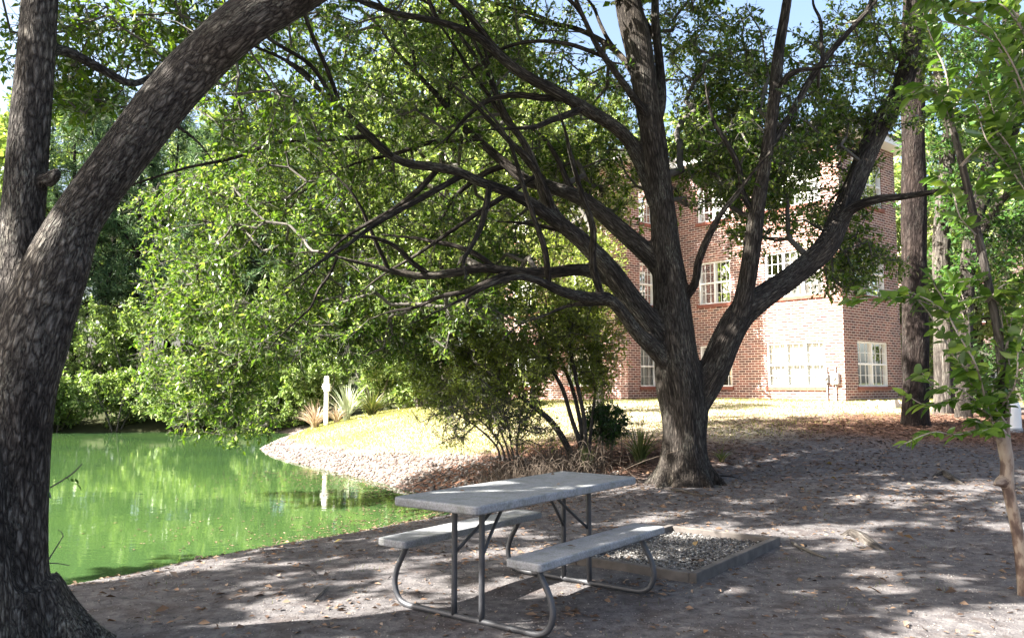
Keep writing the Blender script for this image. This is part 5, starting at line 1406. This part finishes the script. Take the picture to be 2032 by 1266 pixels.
crawl('exposed_root', 'thin pale root below the dark one at the oak foot', 'root', [(1300, 968, 3, .0), (1350, 975, 6, .01), (1400, 985, 5, .005), (1430, 978, 3, -.01)], 'grey_bark', 'roots in the dirt')
crawl('fallen_stick', 'curved dark stick lying right of the timber frame corner', 'stick', [(1572, 1077, 4, .01), (1585, 1088, 6, .02), (1610, 1098, 6, .015), (1640, 1108, 4, .005)], 'twig')
crawl('fallen_stick', 'thin stick on the dirt left of the table near the bank', 'stick', [(620, 1195, 2, .005), (638, 1178, 3, .01), (652, 1165, 2, .008)], 'twig')

pp = U(647, 840, 26.2); pp[2] = gz(pp[0], pp[1])
post = thing('white_post', 'white post with stacked collar cap standing at the end of the lawn', 'post', tuple(pp))
bm = bmesh.new(); bx(bm, (0, 0, .62), (.13, .13, 1.3), bevel=.01); bm_obj('shaft', bm, M['white'], post)
bm = bmesh.new(); bx(bm, (0, 0, 1.19), (.24, .24, .05), bevel=.008); bx(bm, (0, 0, 1.255), (.26, .26, .04), bevel=.008); bx(bm, (0, 0, 1.32), (.23, .23, .05), bevel=.008); bx(bm, (.02, -.02, 1.13), (.2, .2, .04), bevel=.008); bm_obj('collar', bm, M['white'], post)
bm = bmesh.new(); bx(bm, (0, 0, 1.45), (.15, .15, .2), bevel=.01); bx(bm, (0, 0, 1.575), (.12, .12, .04), bevel=.01); bm_obj('cap', bm, M['white'], post)

bp = U(2008, 850, 15); bp[2] = gz(bp[0], bp[1])
bol = thing('utility_pedestal', 'rounded white pedestal on straw mulch at the right edge', 'pedestal', tuple(bp))
bm = bmesh.new()
prof = [(.165, -.1), (.165, .38), (.16, .45), (.135, .53), (.09, .58), (.03, .60)]
rings = []
for r__, z_ in prof: rings.append([bm.verts.new((r__ * math.cos(a), r__ * .9 * math.sin(a), z_)) for a in np.linspace(0, 6.283, 24, endpoint=False)])
for i in range(len(rings) - 1):
    for j in range(24): bm.faces.new([rings[i][j], rings[i][(j + 1) % 24], rings[i + 1][(j + 1) % 24], rings[i + 1][j]])
bm.faces.new(rings[-1])
bm_obj('housing', bm, M['white'], bol, True)
bm = bmesh.new(); bmesh.ops.create_cone(bm, cap_ends=True, segments=24, radius1=.19, radius2=.175, depth=.08, matrix=Matrix.Translation((0, 0, .02)) @ Matrix.Diagonal((1, .9, 1, 1))); bm_obj('base', bm, M['utility'], bol)

sp_ = U(1757, 800, 19.6); sp_[2] = gz(sp_[0], sp_[1])
stump = thing('tree_stump', 'low bleached jagged stump in the sunlit yard below the corner window', 'stump', tuple(sp_))
r_ = random.Random(4); bm = bmesh.new(); K = 34; lo = []; hi = []; hi2 = []
for k in range(K):
    a = k / K * 6.283; rr_ = .38 * (1 + .12 * math.sin(a * 3 + 1) + r_.uniform(-.06, .06))
    lo.append(bm.verts.new((rr_ * 1.15 * math.cos(a), rr_ * 1.15 * math.sin(a), -.15))); hi.append(bm.verts.new((rr_ * math.cos(a), rr_ * math.sin(a), .13 + r_.uniform(-.05, .06)))); hi2.append(bm.verts.new((rr_ * .75 * math.cos(a), rr_ * .75 * math.sin(a), .09 + r_.uniform(-.02, .02))))
for k in range(K):
    j = (k + 1) % K; bm.faces.new([lo[k], lo[j], hi[j], hi[k]]); bm.faces.new([hi[k], hi[j], hi2[j], hi2[k]])
bm.faces.new(hi2)
bm_obj('wood', bm, plain('bleached_wood', (.55, .50, .45), .95, .45, 12, .5), stump)
grass_clump('red_sprout', 'tiny reddish sprout in front of the bleached stump', 1740, 803, 18.9, 26, .2, .16, 'straw', 'plant', seed=9, wd=.012)
